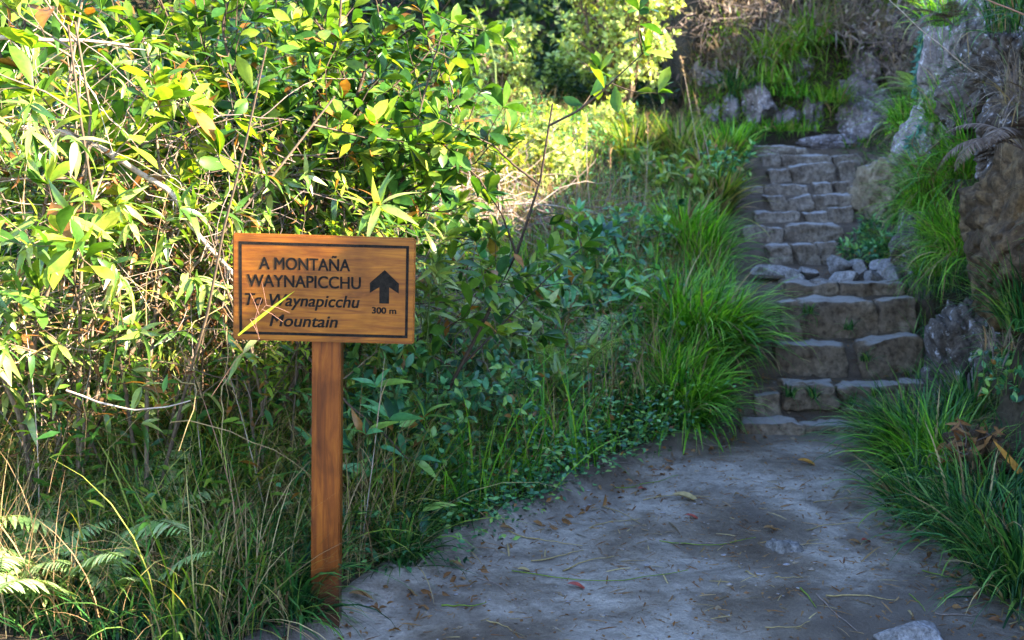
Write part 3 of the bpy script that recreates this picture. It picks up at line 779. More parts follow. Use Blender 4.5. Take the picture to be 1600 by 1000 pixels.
def stalk(label, b, top, mat='straw', seed=1, head=True, r=.0025, bow=.08, group='tall dry grass stalks', name='grass_stalk', cat='grass stalk', headlen=.16, headmat='straw'):
    """one tall stem from its base to a top point, with a loose seed head"""
    rg = rng_(seed); b = np.asarray(b, float); v = np.asarray(top, float) - b
    n = 12; s = np.linspace(0, 1, n)[:, None]
    sidev = norm(rg.normal(size=3) * np.array([1, 1, .1]))
    pts = v * s + sidev * bow * np.sin(np.pi * s * .9) * np.linalg.norm(v) * .5
    root = empty(name, b); tag(root, label, cat, group)
    st = MB(); tube(st, pts, r, r * .35, 5); st.build('stem', M['bark_pale' if mat == 'straw' else mat], root)
    if head:
        fo = MB(); tp = leaf_tpl('lance', .16, 2, .1, .1); L = np.linalg.norm(v); k = 46
        P, D, _ = along(pts, np.linspace(max(.3, 1 - headlen / L), 1, k))
        dd = norm(D * 1.2 + rg.normal(size=P.shape) * .45); place(fo, tp, P, dd, rg.normal(size=P.shape), .03 * rg.uniform(.6, 1.4, k))
        fo.build('seed_head', M[headmat], root)
    lv = MB(); k = 4; t = rg.uniform(.1, .7, k); P, D, _ = along(pts, t)
    blades(lv, P, rg.uniform(0, 6.28, k), np.full(k, .3), rg.uniform(.8, 1.8, k), rg.uniform(.12, .28, k), np.full(k, .005), 5, rg)
    lv.build('leaf_blades', M['straw' if mat == 'straw' else 'grass_mid'], root)
    return root
def bare_branch(name, label, pts, r0, r1, mat, seed, nt=10, tl=.25, cat='branch', group=None, leaf=None):
    rg = rng_(seed); pts = np.asarray(pts, float); o = pts[0].copy(); pts = pts - o
    s = np.linspace(0, 1, 30); P, D, L = along(pts, s); P = P + np.array([[mnoise.noise(Vector(q * 7 + k * 9)) * .010 for k in range(3)] for q in P + o])
    root = empty(name, o); tag(root, label, cat, group)
    st = MB(); tube(st, P, r0, r1, 7); st.build('limb', M[mat], root)
    if nt:
        tw = MB()
        for k in range(nt):
            q, dd, _ = along(pts, [rg.uniform(.1, .98)])
            t = wander(rg, q[0], around(rg, dd[0], rg.uniform(.4, 1.1)), tl * rg.uniform(.4, 1.2), 6, .25)
            tube(tw, t, r1 * .55, r1 * .2, 4)
            for _ in range(2):
                q2, d2, _ = along(t, [rg.uniform(.3, .9)])
                tube(tw, wander(rg, q2[0], around(rg, d2[0], .8), tl * .35, 4, .25), r1 * .3, r1 * .12, 3)
        tw.build('twigs', M[mat], root)
    if leaf:
        acc = []; tw = MB(); lm, size, nb = leaf
        leaves_on(rg, acc, P, .05, .3, .7, .1, size, 6)
        for k in range(nb):
            q, dd, _ = along(P, [.25 + .72 * k / nb])
            t = wander(rg, q[0], around(rg, dd[0], rg.uniform(.5, 1.0)), rg.uniform(.15, .34), 6, .16, .06)
            tube(tw, t, r1 * .7, r1 * .3, 4); leaves_on(rg, acc, t, .035, .15, .65, .12, size, 6)
        tw.build('side_twigs', M[mat], root)
        Q = np.concatenate([a[0] for a in acc]); D = np.concatenate([a[1] for a in acc]); S = np.concatenate([a[2] for a in acc])
        fo = MB(); place(fo, T_OBOV, Q, D, norm(np.array([0, -.25, .7]) + rg.normal(size=Q.shape) * .45), S); fo.build('foliage', M[lm], root)
    return root
def tangle(label, c, rad, n, L, mat, seed, leaves=0, lmat='brown', name='dead_brush', cat='dead brush', r=.003, vert=.3, lsize=.04, group=None):
    """a heap of dead arching twigs with curled dead leaves caught in it"""
    rg = rng_(seed); st = MB(); rad = np.asarray(rad); acc = []
    c = np.asarray(c, float); gz = g1(c[0], c[1]); o = np.array([c[0], c[1], min(c[2], gz if c[2] - gz < .6 else c[2])])
    for _ in range(n):
        q = norm(rg.normal(size=3)) * rg.random() ** .5 * rad + (c - o)
        t = wander(rg, q, rg.normal(size=3) * np.array([1, 1, vert]), L * rg.uniform(.4, 1.2), 8, .22, -.04)
        tube(st, t, r * rg.uniform(.5, 1.1), r * .3, 4); acc.append(t)
    root = empty(name, o); tag(root, label, cat, group); st.build('twigs', M[mat], root)
    if leaves:
        fo = MB(); T = np.concatenate(acc); i = rg.integers(0, len(T), leaves); P = T[i] + rg.normal(size=(leaves, 3)) * .01
        place(fo, leaf_tpl('lance', .3, 3, .8, .5), P, rg.normal(size=(leaves, 3)) + [0, 0, -.6], rg.normal(size=(leaves, 3)), lsize * rg.uniform(.5, 1.3, leaves))
        fo.build('dead_leaves', M[lmat], root)
    return root
def fallen(name, label, p, size, az, mat, W=.42, cat='fallen leaf', group='fallen leaves on the path', curl=.35, tilt=.05):
    V, F = leaf_tpl('ell', W, 6, .5, curl); V = V.copy() * size; V[:, 2] += size * curl * .35 + .004
    V2 = V.copy(); V2[:, 2] -= .0012; n = len(V)
    ca, sa = math.cos(az), math.sin(az)
    b = MB(); R = np.array([[ca, sa, 0], [-sa, ca, 0], [0, 0, 1]])
    b.add(V @ R, F); o = b.build(name, M[mat]); o.location = [float(q) for q in p]; o.rotation_euler = (tilt, tilt, 0)
    return tag(o, label, cat, group)

T_OBOV = leaf_tpl('obov', .42, 5, .22, .22); T_LANCE = leaf_tpl('lance', .22, 6, .25, .45); T_ELL = leaf_tpl('ell', .5, 4, .2, .2)
T_SMALL = leaf_tpl('ell', .55, 2, .2, .15); T_HEART = leaf_tpl('heart', .8, 4, .2, .2); T_SMLANCE = leaf_tpl('lance', .3, 3, .2, .3)
T_WIDELANCE = leaf_tpl('lance', .32, 6, .25, .4)

def H(px, Y, pytop): return at(px, pytop, Y)[2] - base(px, Y)[2]
# ------------------------------------------------------------------ the hedge by the sign
def hs(label, px, Y, top, name='broadleaf_shrub', cat='shrub', **k):
    return shrub(name, label, cat, base(px, Y), H(px, Y, top), **k)
G_BR = 'broadleaf shrubs of the hedge'
hs('tall broadleaf shrub with dark forked branches rising behind the sign board', 500, 4.9, -60, tpl=T_OBOV, size=0.102, spacing=.042, mat='broad', bark='bark_dark', seed=11, nstem=4, spread=.30, kids=6, tip=5, r0=.011, group=G_BR, low=.45, kidlen=.42)
hs('broadleaf shrub reaching out over the slope past the end of the sign', 610, 4.8, 60, tpl=T_OBOV, size=0.1, spacing=.0455, mat='broad', bark='bark_dark', seed=12, nstem=3, spread=.42, kids=5, tip=5, r0=.010, group=G_BR, lean=(.05, 0, 0), low=.4, kidlen=.45)
hs('broadleaf shrub with large glossy leaves over the corner of the sign', 385, 4.7, -40, tpl=T_OBOV, size=0.108, spacing=.042, mat='broad', bark='bark_dark', seed=13, nstem=4, spread=.35, kids=6, tip=6, r0=.011, group=G_BR, low=.4, kidlen=.42)
hs('broadleaf shrub with big yellow-green leaves at the top of the hedge', 225, 3.95, -60, tpl=T_OBOV, size=.125, spacing=.045, mat='broad_yellow', bark='bark_mid', seed=14, nstem=3, spread=.3, kids=5, tip=6, r0=.010, group=G_BR, low=.5, kidlen=.36)
hs('broadleaf shrub with big backlit leaves in the top corner of the view', 70, 3.9, -80, tpl=T_OBOV, size=.12, spacing=.05, mat='broad_yellow', bark='bark_mid', seed=18, nstem=4, spread=.35, kids=5, tip=6, r0=.010, group=G_BR, low=.5, kidlen=.36)
hs('deep green broadleaf shrub filling the hedge behind the others', 330, 5.8, -120, tpl=T_OBOV, size=0.095, spacing=.042, mat='broad', bark='bark_dark', seed=15, nstem=5, spread=.4, kids=7, tip=6, r0=.013, group=G_BR, low=.25, kidlen=.42)
hs('deep green broadleaf shrub at the back, above the sign post line', 500, 6.0, 60, tpl=T_OBOV, size=.082, spacing=.045, mat='broad', bark='bark_dark', seed=16, nstem=4, spread=.38, kids=7, tip=5, r0=.012, group=G_BR, low=.2, kidlen=.42)
hs('tall broadleaf shrub leaning in from the edge of the view', 60, 5.4, -140, tpl=T_OBOV, size=0.105, spacing=.042, mat='broad', bark='bark_dark', seed=17, nstem=5, spread=.4, kids=7, tip=6, r0=.013, group=G_BR, low=.2, kidlen=.42)
G_FN = 'fine-leaved shrubs of the hedge'
hs('yellow-green fine-leaved shrub between the big leaves and the sign', 420, 4.35, 140, 'fine_leaved_shrub', tpl=T_SMLANCE, size=.042, spacing=.016, mat='broad_yellow', bark='bark_mid', seed=21, nstem=5, spread=.4, kids=7, tip=5, r0=.007, group=G_FN, low=.35, kidlen=.40)
hs('sunlit fine-leaved shrub with yellow tips in the middle of the hedge', 290, 4.5, 190, 'fine_leaved_shrub', tpl=T_SMLANCE, size=.045, spacing=.017, mat='broad_yellow', bark='bark_mid', seed=22, nstem=5, spread=.42, kids=7, tip=5, r0=.007, group=G_FN, low=.3, kidlen=.40)
hs('bleached fine-leaved shrub under the pale dead branch', 90, 4.4, 210, 'fine_leaved_shrub', tpl=T_SMLANCE, size=.05, spacing=.018, mat='pale', bark='bark_mid', seed=23, nstem=5, spread=.45, kids=7, tip=5, r0=.007, group=G_FN, low=.3, kidlen=.42)
G_LN = 'lance-leaved shrubs of the hedge'
hs('lance-leaved shrub with long pale sun-bleached leaves at the top of the view', 100, 3.9, -30, 'lance_leaved_shrub', tpl=T_LANCE, size=.105, spacing=.024, mat='lance', bark='bark_mid', seed=31, nstem=5, spread=.35, kids=6, tip=6, r0=.008, group=G_LN, low=.35, kidlen=.36, splay=.6, rise=-.15)
hs('lance-leaved shrub with drooping pale leaves below the dead branch', 205, 4.1, 150, 'lance_leaved_shrub', tpl=T_LANCE, size=.10, spacing=.026, mat='lance', bark='bark_mid', seed=32, nstem=4, spread=.35, kids=5, tip=6, r0=.007, group=G_LN, low=.3, kidlen=.36, splay=.6, rise=-.2)
hs('lance-leaved shrub low at the edge of the view among yellow grass', 15, 3.9, 330, 'lance_leaved_shrub', tpl=T_LANCE, size=.10, spacing=.028, mat='lance', bark='bark_mid', seed=33, nstem=4, spread=.45, kids=4, tip=5, r0=.006, group=G_LN, low=.3, kidlen=.4, splay=.6, rise=-.1)
hs('thin lance-leaved shrub whose long leaves arch just above the sign board', 450, 4.75, 225, 'lance_leaved_shrub', tpl=T_LANCE, size=.13, spacing=.05, mat='lance', bark='stem_green', seed=34, nstem=4, spread=.3, kids=3, tip=6, r0=.006, group=G_LN, low=.6, kidlen=.25, splay=.7, rise=-.05)
hs('slender lance-leaved shrub beside the end of the sign board', 655, 4.6, 300, 'lance_leaved_shrub', tpl=T_LANCE, size=.13, spacing=.05, mat='lance', bark='stem_green', seed=35, nstem=5, spread=.3, kids=3, tip=6, r0=.006, group=G_LN, low=.45, kidlen=.28, splay=.7, rise=-.1)
# herbs on the shaded slope between the sign and the stairs
G_HB = 'leafy herbs on the slope'
HB = [(700, 5.4, 400, 'lance', 'tall dark lance-leaved herb just past the sign board'), (745, 6.0, 390, 'lance', 'lance-leaved herb with bluish leaves under the dry stalk'),
 (690, 4.9, 500, 'shade', 'bluish broad-leaved herb at the lower corner of the sign board'), (800, 6.2, 420, 'shade', 'dark herb in the middle of the shaded slope'),
 (860, 6.6, 380, 'lance', 'bright-topped herb with upright pale leaves on the slope'), (905, 7.0, 400, 'shade', 'bluish herb halfway between sign and stairs'),
 (950, 7.6, 330, 'shade', 'pale bluish herb below the yellow bush'), (1010, 8.0, 320, 'shade', 'herb with narrow leaves above the bright big grass tuft'),
 (760, 5.2, 520, 'shade', 'dark herb leaning over the ground cover'), (840, 5.8, 490, 'lance', 'herb with arching long leaves amid dry stems'),
 (930, 6.2, 520, 'shade', 'low dark herb near the big grass tuft'), (720, 7.4, 330, 'lance', 'herb catching sun beyond the sign end'),
 (980, 6.9, 430, 'shade', 'herb crowded against the bright big grass tuft'), (610, 4.5, 520, 'shade', 'herb growing behind the sign post under the board'),
 (1060, 9.0, 260, 'lance', 'green upright herb by the upper stairs'), (1010, 9.6, 240, 'lance', 'sunny upright herb below the round-leaved bush'),
 (1120, 9.6, 235, 'shade', 'herb at the grassy edge of the upper stairs'), (900, 8.2, 330, 'olive', 'olive herb beside the twig heap'),
 (560, 4.3, 600, 'shade', 'low herb right behind the wooden post'), (660, 4.7, 590, 'shade', 'small-leaved herb in the shade under the board'),
 (790, 5.5, 600, 'shade', 'low herb beside the bend of the path'), (870, 5.9, 600, 'shade', 'little herb in front of the dry stems')]
for i, (px, Y, top, mt, lab) in enumerate(HB):
    big = mt == 'lance' or i % 3 == 0
    hs(lab, px, Y, top, 'leafy_herb', 'herb', tpl=T_WIDELANCE if big else T_ELL, size=.12 if big else .055, spacing=.045 if big else .022, mat=mt, bark='stem_green', seed=60 + i,
       nstem=6 if big else 7, spread=.45, levels=1, kids=3 if big else 6, tip=5, r0=.005, group=G_HB, low=.3, kidlen=.42, splay=.7, rise=0.0, start=.05)
# round-leaved bushes beyond
hs('large sunlit round-leaved bush at the top, beside the back wall', 975, 12.4, -150, 'round_leaved_bush', 'bush', tpl=T_OBOV, size=.085, spacing=.027, mat='bright', bark='bark_mid', seed=81, outw=.7, nstem=9, spread=.5, kids=8, tip=8, r0=.03, low=.15, kidlen=.36, group='bushes beyond the slope')
hs('olive fine-leaved bush glowing in the sun at the far end of the slope', 790, 12.2, 40, 'fine_leaved_bush', 'bush', tpl=T_SMALL, size=.05, spacing=.014, mat='bright', bark='bark_mid', seed=82, outw=.7, nstem=9, spread=.55, kids=8, tip=6, r0=.02, low=.15, kidlen=.38, group='bushes beyond the slope')
hs('yellow-tipped low bush on the sunny crest of the slope', 865, 9.6, 185, 'fine_leaved_bush', 'bush', tpl=T_SMALL, size=.055, spacing=.016, mat='bright', bark='twig', seed=83, outw=.7, nstem=9, spread=.8, kids=6, tip=6, r0=.01, low=.2, kidlen=.45, group='bushes beyond the slope')
hs('yellowish low bush just past the leaning branch tip', 755, 8.9, 205, 'fine_leaved_bush', 'bush', tpl=T_SMALL, size=.055, spacing=.016, mat='olive', bark='twig', seed=84, nstem=8, spread=.7, kids=6, tip=6, r0=.01, low=.2, kidlen=.45, group='bushes beyond the slope')
hs('tall spindly bush with a whorl of leaves standing against the dark forest', 765, 11.5, 10, 'spindly_bush', 'bush', tpl=T_LANCE, size=.14, spacing=.06, mat='lance', bark='stem_green', seed=85, nstem=1, spread=.1, kids=2, levels=1, tip=9, r0=.012, low=.7, kidlen=.2, splay=.85)
hs('pale leafy bush in the gap between the olive bush and the round-leaved one', 890, 13.8, 95, 'round_leaved_bush', 'bush', tpl=T_OBOV, size=.11, spacing=.04, mat='bright', bark='bark_mid', seed=86, outw=.7, nstem=6, spread=.5, kids=7, tip=7, r0=.02, low=.15, kidlen=.38, group='bushes beyond the slope')
hs('sunny bush with pinkish stems below the round-leaved one', 960, 11.2, 165, 'fine_leaved_bush', 'bush', tpl=T_SMLANCE, size=.06, spacing=.025, mat='bright', bark='twig', seed=87, outw=.7, nstem=8, spread=.6, kids=6, tip=6, r0=.012, low=.2, kidlen=.4, group='bushes beyond the slope')
hs('bush behind the hedge whose leaves fill the gap past the leaning branch', 660, 8.5, 215, 'fine_leaved_bush', 'bush', tpl=T_ELL, size=.06, spacing=.025, mat='broad_yellow', bark='bark_mid', seed=88, nstem=8, spread=.5, kids=7, tip=6, r0=.014, low=.2, kidlen=.4, group='bushes beyond the slope')
# ------------------------------------------------------------------ grass tufts
TF = [ # px, Y, n, L, droop, mat, core, spread, label
 (1092, 6.85, 2400, .66, 2.0, 'grass', .22, .42, 'biggest bright green grass tuft bulging beside the fifth step'),
 (1050, 7.1, 1200, .62, 1.9, 'grass', .16, .4, 'bright grass tuft adjoining the biggest one, farther from the stairs'),
 (1070, 6.1, 1200, .5, 2.0, 'grass', .14, .5, 'dark green grass tuft at the inner edge of the lowest step'),
 (1040, 6.4, 900, .55, 1.8, 'grass', .12, .45, 'green tuft wedged under the biggest bright tuft'),
 (1000, 5.95, 500, .34, 1.5, 'grass_dark', .12, .45, 'low grass tuft where the path bends toward the stairs'),
 (940, 5.9, 420, .34, 1.4, 'grass_dark', .12, .45, 'low shaded tuft by the reddish dry stems'),
 (1020, 6.6, 500, .40, 1.4, 'grass', .12, .4, 'mid green tuft behind the low ones by the path bend'),
 (1090, 8.2, 900, .55, 1.3, 'grass', .12, .4, 'bright tuft above the landing with upright blades'),
 (1060, 8.4, 800, .55, 1.3, 'grass', .12, .35, 'tuft of soft grass above the biggest tuft'),
 (1115, 9.3, 700, .55, 1.3, 'grass_mid', .12, .35, 'yellowing tuft beside the row of three cut stones'),
 (1135, 10.4, 700, .5, 1.2, 'grass', .14, .35, 'topmost green tuft beside the last steps'),
 (1110, 10.0, 450, .55, 1.1, 'grass_mid', .14, .3, 'tall yellowish tuft short of the back wall'),
 (1060, 10.6, 450, .55, 1.1, 'grass_mid', .14, .3, 'tall sunlit tuft below the back wall corner'),
 (990, 10.4, 400, .55, 1.1, 'grass_mid', .16, .3, 'sunlit pale tuft among pinkish stems'),
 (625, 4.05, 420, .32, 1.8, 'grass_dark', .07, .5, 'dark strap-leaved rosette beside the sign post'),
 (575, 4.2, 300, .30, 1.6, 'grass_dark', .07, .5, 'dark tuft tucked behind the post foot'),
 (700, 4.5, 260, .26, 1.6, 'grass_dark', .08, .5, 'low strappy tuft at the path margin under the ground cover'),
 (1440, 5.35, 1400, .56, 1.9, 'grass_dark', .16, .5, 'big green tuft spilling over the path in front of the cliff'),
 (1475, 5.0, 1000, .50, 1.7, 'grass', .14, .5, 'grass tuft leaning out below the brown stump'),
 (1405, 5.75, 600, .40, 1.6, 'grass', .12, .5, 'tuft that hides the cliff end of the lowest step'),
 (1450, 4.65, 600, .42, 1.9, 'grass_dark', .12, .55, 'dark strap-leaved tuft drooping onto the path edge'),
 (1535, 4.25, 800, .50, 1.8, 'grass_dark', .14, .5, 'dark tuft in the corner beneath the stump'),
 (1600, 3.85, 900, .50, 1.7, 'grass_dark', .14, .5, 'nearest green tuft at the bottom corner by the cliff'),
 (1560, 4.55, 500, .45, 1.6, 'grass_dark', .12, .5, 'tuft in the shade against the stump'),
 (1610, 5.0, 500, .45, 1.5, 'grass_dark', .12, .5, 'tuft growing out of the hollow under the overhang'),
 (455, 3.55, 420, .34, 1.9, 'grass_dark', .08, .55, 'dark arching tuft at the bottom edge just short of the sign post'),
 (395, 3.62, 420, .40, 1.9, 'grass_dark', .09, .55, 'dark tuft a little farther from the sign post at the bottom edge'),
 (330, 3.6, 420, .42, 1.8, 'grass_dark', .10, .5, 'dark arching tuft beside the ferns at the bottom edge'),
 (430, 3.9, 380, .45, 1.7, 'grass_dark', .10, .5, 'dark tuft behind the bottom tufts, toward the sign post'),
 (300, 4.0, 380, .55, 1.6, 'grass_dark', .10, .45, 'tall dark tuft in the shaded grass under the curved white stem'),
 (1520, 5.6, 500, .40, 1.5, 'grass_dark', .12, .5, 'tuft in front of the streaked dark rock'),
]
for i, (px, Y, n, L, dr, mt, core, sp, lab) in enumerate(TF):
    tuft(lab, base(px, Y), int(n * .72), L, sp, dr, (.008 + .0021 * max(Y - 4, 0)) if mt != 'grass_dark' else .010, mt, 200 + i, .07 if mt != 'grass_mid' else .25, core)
# hanging grass on the cliff (grows from ledges of the rocks)
HG = [(1480, 385, 6.4, 500, .42, 'grass', 'bright grass hanging off the ledge above the streaked dark rock'), (1505, 400, 6.0, 300, .40, 'grass', 'grass hanging beside the overhanging rock'),
 (1450, 300, 7.3, 400, .50, 'grass', 'long grass arching down from the lichened cliff rock'), (1500, 280, 6.7, 400, .55, 'grass', 'long arching grass below the tall lichened slab'),
 (1575, 50, 5.6, 160, .45, 'grass_dark', 'dark grass hanging at the top of the cliff'), (1600, 165, 5.2, 160, .4, 'thatch', 'dead brown grass trailing down over the overhanging rock'),
 (1420, 200, 8.2, 300, .40, 'grass', 'fresh grass by the blue-green lichen strands'), (1600, 20, 5.0, 140, .45, 'grass_dark', 'grass fringe in the top corner of the cliff'),
 (1410, 345, 8.6, 300, .35, 'grass_dark', 'grass growing between the tan boulder and the mossy rock'), (1385, 395, 8.4, 260, .28, 'grass_dark', 'low weeds by the cliff end of the step above the rubble'),
 (1455, 430, 7.2, 350, .36, 'grass', 'green grass overhanging the cliff end of the fifth step'), (1525, 240, 5.9, 120, .45, 'grass', 'thin long grass crossing the cliff beside the withered fern')]
HG += [(1470, 40, 6.7, 200, .35, 'grass', 'green grass growing from the top of the tall lichened slab'), (1530, 150, 6.1, 160, .4, 'grass_dark', 'dark grass arching across the tall lichened slab'), (1475, 190, 6.7, 300, .4, 'grass', 'short green grass in the crack below the tall lichened slab'),
  (1440, 330, 7.6, 350, .45, 'grass', 'long grass over the mossy rock beside the landing'), (1560, 545, 5.0, 60, .2, 'thatch', 'dead roots dangling under the overhanging rock')]
for i, (px, py, Y, n, L, mt, lab) in enumerate(HG):
    tuft(lab, at(px, py, Y), n, L, .75, 1.7, .006, mt, 240 + i, .12, .10, bias=math.radians(205), group='grass hanging on the cliff')
for i, (px, py, Y, n, L, mt, lab) in enumerate([(1212, 95, 12.05, 420, .5, 'moss', 'bright green moss curtain hanging in the middle of the back wall'), (1265, 70, 12.1, 380, .5, 'moss', 'second green moss curtain, nearer the round lichen rock'),
        (1205, 130, 11.95, 200, .28, 'moss', 'green grass over the upright grey rock with white spots'), (1235, 150, 11.85, 160, .22, 'grass', 'grass tuft above the small mossy rock'), (1300, 60, 12.1, 300, .55, 'thatch', 'tan dead grass hanging beside the second moss curtain'),
        (1150, 110, 12.2, 300, .5, 'thatch', 'tan dead grass over the narrow pinkish rock'), (1370, 60, 12.0, 300, .5, 'thatch', 'tan dead grass over the round lichen rock'),
        (1200, 205, 11.7, 160, .22, 'grass', 'grass at the foot of the upright white-spotted rock'), (1252, 205, 11.7, 120, .2, 'moss', 'moss clump between the mossy rock and the leaning grey rock'), (1298, 160, 11.8, 200, .3, 'moss', 'moss draped between the leaning grey rock and the large pale one'), (1155, 140, 12.0, 220, .35, 'grass_dark', 'dark grass draped over the narrow pinkish rock'), (1340, 235, 11.45, 120, .2, 'grass', 'small bright grass at the foot of the large pale lichen rock')]):
    tuft(lab, at(px, py, Y), n, L, .8, 1.7, .014, mt, 290 + i, .1, .22, bias=math.radians(265), group='growth hanging on the back wall')
for i, (px, Y, top, lab) in enumerate([(1360, 8.75, 345, 'dark weed in the gap between the arched slab and the cliff'), (1385, 8.5, 365, 'dark leafy weed at the cliff end of the step above the rubble'), (1350, 8.4, 375, 'little weed beside the smooth upright block'), (1405, 8.2, 372, 'leafy weed spreading over the mossy rock by the landing')]):
    hs(lab, px, Y, top, 'cliff_weed', 'weed', tpl=T_SMLANCE, size=.06, spacing=.02, mat='shade', bark='stem_green', seed=470 + i, nstem=8, spread=.8, levels=1, kids=5, tip=5, r0=.003, low=.2, kidlen=.45, group='weeds between stairs and cliff')
# weeds on the stair fronts
for i, (px, py, Y, lab) in enumerate([(1270, 622, 6.36, 'weed with arching leaves under the edge of the second step'), (1235, 620, 6.36, 'tiny weed under the flat-edged stone of the second step'),
        (1332, 632, 6.36, 'small weed hanging below the dark overhung stone'), (1262, 490, 7.06, 'moss-like weed on the wide mossy block'), (1325, 515, 7.06, 'dark weed in the joint under the wide mossy block'),
        (1352, 565, 6.71, 'little weed at the joint of the two third-step blocks'), (1370, 620, 6.3, 'thin weed beside the cliff end of the second step')]):
    tuft(lab, at(px, py, Y), 40, .13, .9, 1.6, .006, 'grass_dark', 270 + i, 0, .03, bias=math.radians(-90), group='weeds on the stairs')
# ------------------------------------------------------------------ ferns
FN = [(105, 3.40, 905, 7, .46, 'white-lit fern frond cluster at the bottom edge of the view'), (15, 3.45, 860, 7, .5, 'sunlit fern in the bottom corner of the view'),
 (225, 3.45, 960, 7, .42, 'fern with spread fronds beneath the long grass near the corner'), (170, 3.75, 800, 6, .60, 'fern half hidden by long grass above the corner ferns')]
for i, (px, Y, py, nf, L, lab) in enumerate(FN):
    fern(lab, base(px, Y), nf, L, 'fern', 320 + i, 1.25, npin=24, pl=.24, th0=.5, plain=True)
fern('feathery green fern arching over the middle of the shaded slope', base(880, 6.0), 6, .75, 'fern', 330, 1.0)
fern('withered brown fern hanging over the face of the overhanging rock', at(1600, 235, 4.70), 7, .40, 'fern_dead', 331, 1.9, math.radians(225), 2.4, .9, name='withered_fern', plain=True, npin=38, pl=.19)
fern('withered dark fern hanging on the lichened cliff slab', at(1490, 40, 6.3), 4, .35, 'fern_dead', 332, 1.6, math.radians(220), 1.8, 1.0, name='withered_fern')
fern('fresh green fern rooted below the blue-green strands', at(1435, 150, 8.0), 6, .35, 'fern', 333, 1.3, math.radians(220), 3.0, .8)
# ------------------------------------------------------------------ dry stalks and bare branches
SK = [(790, 6.3, 545, 782, 290, True, 'tall pale dry stalk standing upright on the slope past the sign'), (800, 6.4, 560, 775, 200, True, 'reddish-tipped dry stalk curving against the dark bushes'),
 (1110, 9.2, 330, 1064, 90, True, 'tall feathery tan stalk leaning by the round-leaved bush'), (1125, 9.4, 330, 1085, 150, True, 'tan stalk leaning beside the tall feathery one'),
 (1135, 9.3, 320, 1070, 190, False, 'thin bare stalk under the feathery stalks'), (905, 6.0, 640, 960, 500, False, 'dry stem slanting over the low shaded tuft'), (870, 6.0, 640, 840, 480, True, 'pale brown stem with a drooping head in the shaded slope'),
 (855, 6.0, 640, 900, 460, True, 'leaning brown stem crossing the slope herbs'), (940, 6.05, 650, 985, 560, False, 'short reddish dry stem by the path bend'),
 (660, 5.4, 520, 655, 265, False, 'thin grey vertical stem at the end of the sign board'), (690, 5.6, 520, 690, 290, False, 'grey upright stem next to the thin vertical one'),
 (625, 5.2, 520, 600, 230, False, 'upright brown stem rising above the sign board end'), (960, 8.2, 380, 955, 230, True, 'sunlit pinkish stalk in front of the sunny bush'), (1000, 8.6, 370, 1010, 180, True, 'pinkish feathery stalk beneath the round-leaved bush'),
 (930, 8.4, 380, 920, 180, True, 'bleached stalk at the edge of the yellow bush'), (740, 7.0, 430, 690, 190, False, 'thin bent stalk by the leaning branch tip'), (250, 4.1, 700, 262, 330, True, 'bleached stalk rising in the sunny grass'),
 (330, 4.0, 690, 300, 380, True, 'yellow straw stalk slanting in the sunny grass'), (60, 3.7, 760, 20, 420, True, 'straw stalk near the edge of the view'), (430, 4.0, 780, 350, 560, True, 'reddish stalk slanting before the shaded grass'),
 (390, 3.8, 850, 290, 560, True, 'tan stalk leaning across the shaded grass'), (560, 4.0, 800, 600, 560, False, 'thin stem next to the wooden post')]
for i, (px, Y, _, tx, ty, hd, lab) in enumerate(SK):
    b_ = base(px, Y)
    stalk(lab, b_, at(tx, ty, Y - .05), 'straw' if i % 4 else 'pinkstalk', 340 + i, hd, .0032 if Y > 8 else .0026, .07)
# seed stalk and yellow blade crossing the board
def blade_obj(nm, cat, label, p0, p1, W, mat, sag, seed):
    p0 = np.asarray(p0); p1 = np.asarray(p1); n = 12; s = np.linspace(0, 1, n)[:, None]
    P = (p1 - p0) * s + np.array([0, 0, -sag]) * (s ** 2) + np.array([0, 0, sag]) * s
    D = norm(np.gradient(P, axis=0)); side = norm(np.cross(D, [0, -1, .0])); w = W * np.clip(np.minimum(.5 + s * 2, 1) * (1 - s ** 3), .03, 1) / 2
    V = np.stack([P - side * w + [0, .002, 0], P, P + side * w + [0, .002, 0]], 1).reshape(-1, 3)
    i = np.arange(n - 1) * 3; F = np.concatenate([np.stack([i, i + 1, i + 4, i + 3], 1), np.stack([i + 1, i + 2, i + 5, i + 4], 1)])
    b = MB(); b.add(V, F); o = b.build(nm, M[mat]); o.location = [float(q) for q in p0]
    return tag(o, label, cat)
blade_obj('grass_leaf', 'grass leaf', 'yellow-green grass blade slanting across the corner of the sign lettering', at(372, 524, 3.38), at(460, 455, 3.40), .010, 'sign_blade', .01, 1)
def seed_spray(label, pts, side):
    o = empty('seed_spray', at(*pts[0])); tag(o, label, 'grass stalk')
    c = np.array(o.location); mb = MB(); P = np.array([at(*p) for p in pts]) - c
    q, _, _ = along(P, np.linspace(0, 1, 16)); tube(mb, q, .0009, .0005, 4); mb.build('stem', M['pinkstalk'], o)
    m2 = MB()
    for a, b in side: tube(m2, np.array([at(*a), (at(*a) + at(*b)) / 2 + [0, 0, .004], at(*b)]) - c, 0.0006, .0004, 4)
    m2.build('rays', M['pinkstalk'], o)
Ys = 3.36
seed_spray('thin pinkish grass seed head spread in front of the sign lettering', [(330, 620, Ys), (370, 560, Ys), (405, 530, Ys), (398, 500, Ys), (410, 483, Ys), (416, 476, Ys)],
           [((404, 528, Ys), (404, 530, Ys)), ((405, 492, Ys), (391, 458, Ys)), ((398, 500, Ys), (409, 466, Ys)), ((416, 477, Ys), (409, 440, Ys)), ((416, 477, Ys), (453, 489, Ys)), ((409, 483, Ys), (442, 503, Ys)), ((398, 498, Ys), (390, 500, Ys)), ((391, 499, Ys), (406, 530, Ys))])
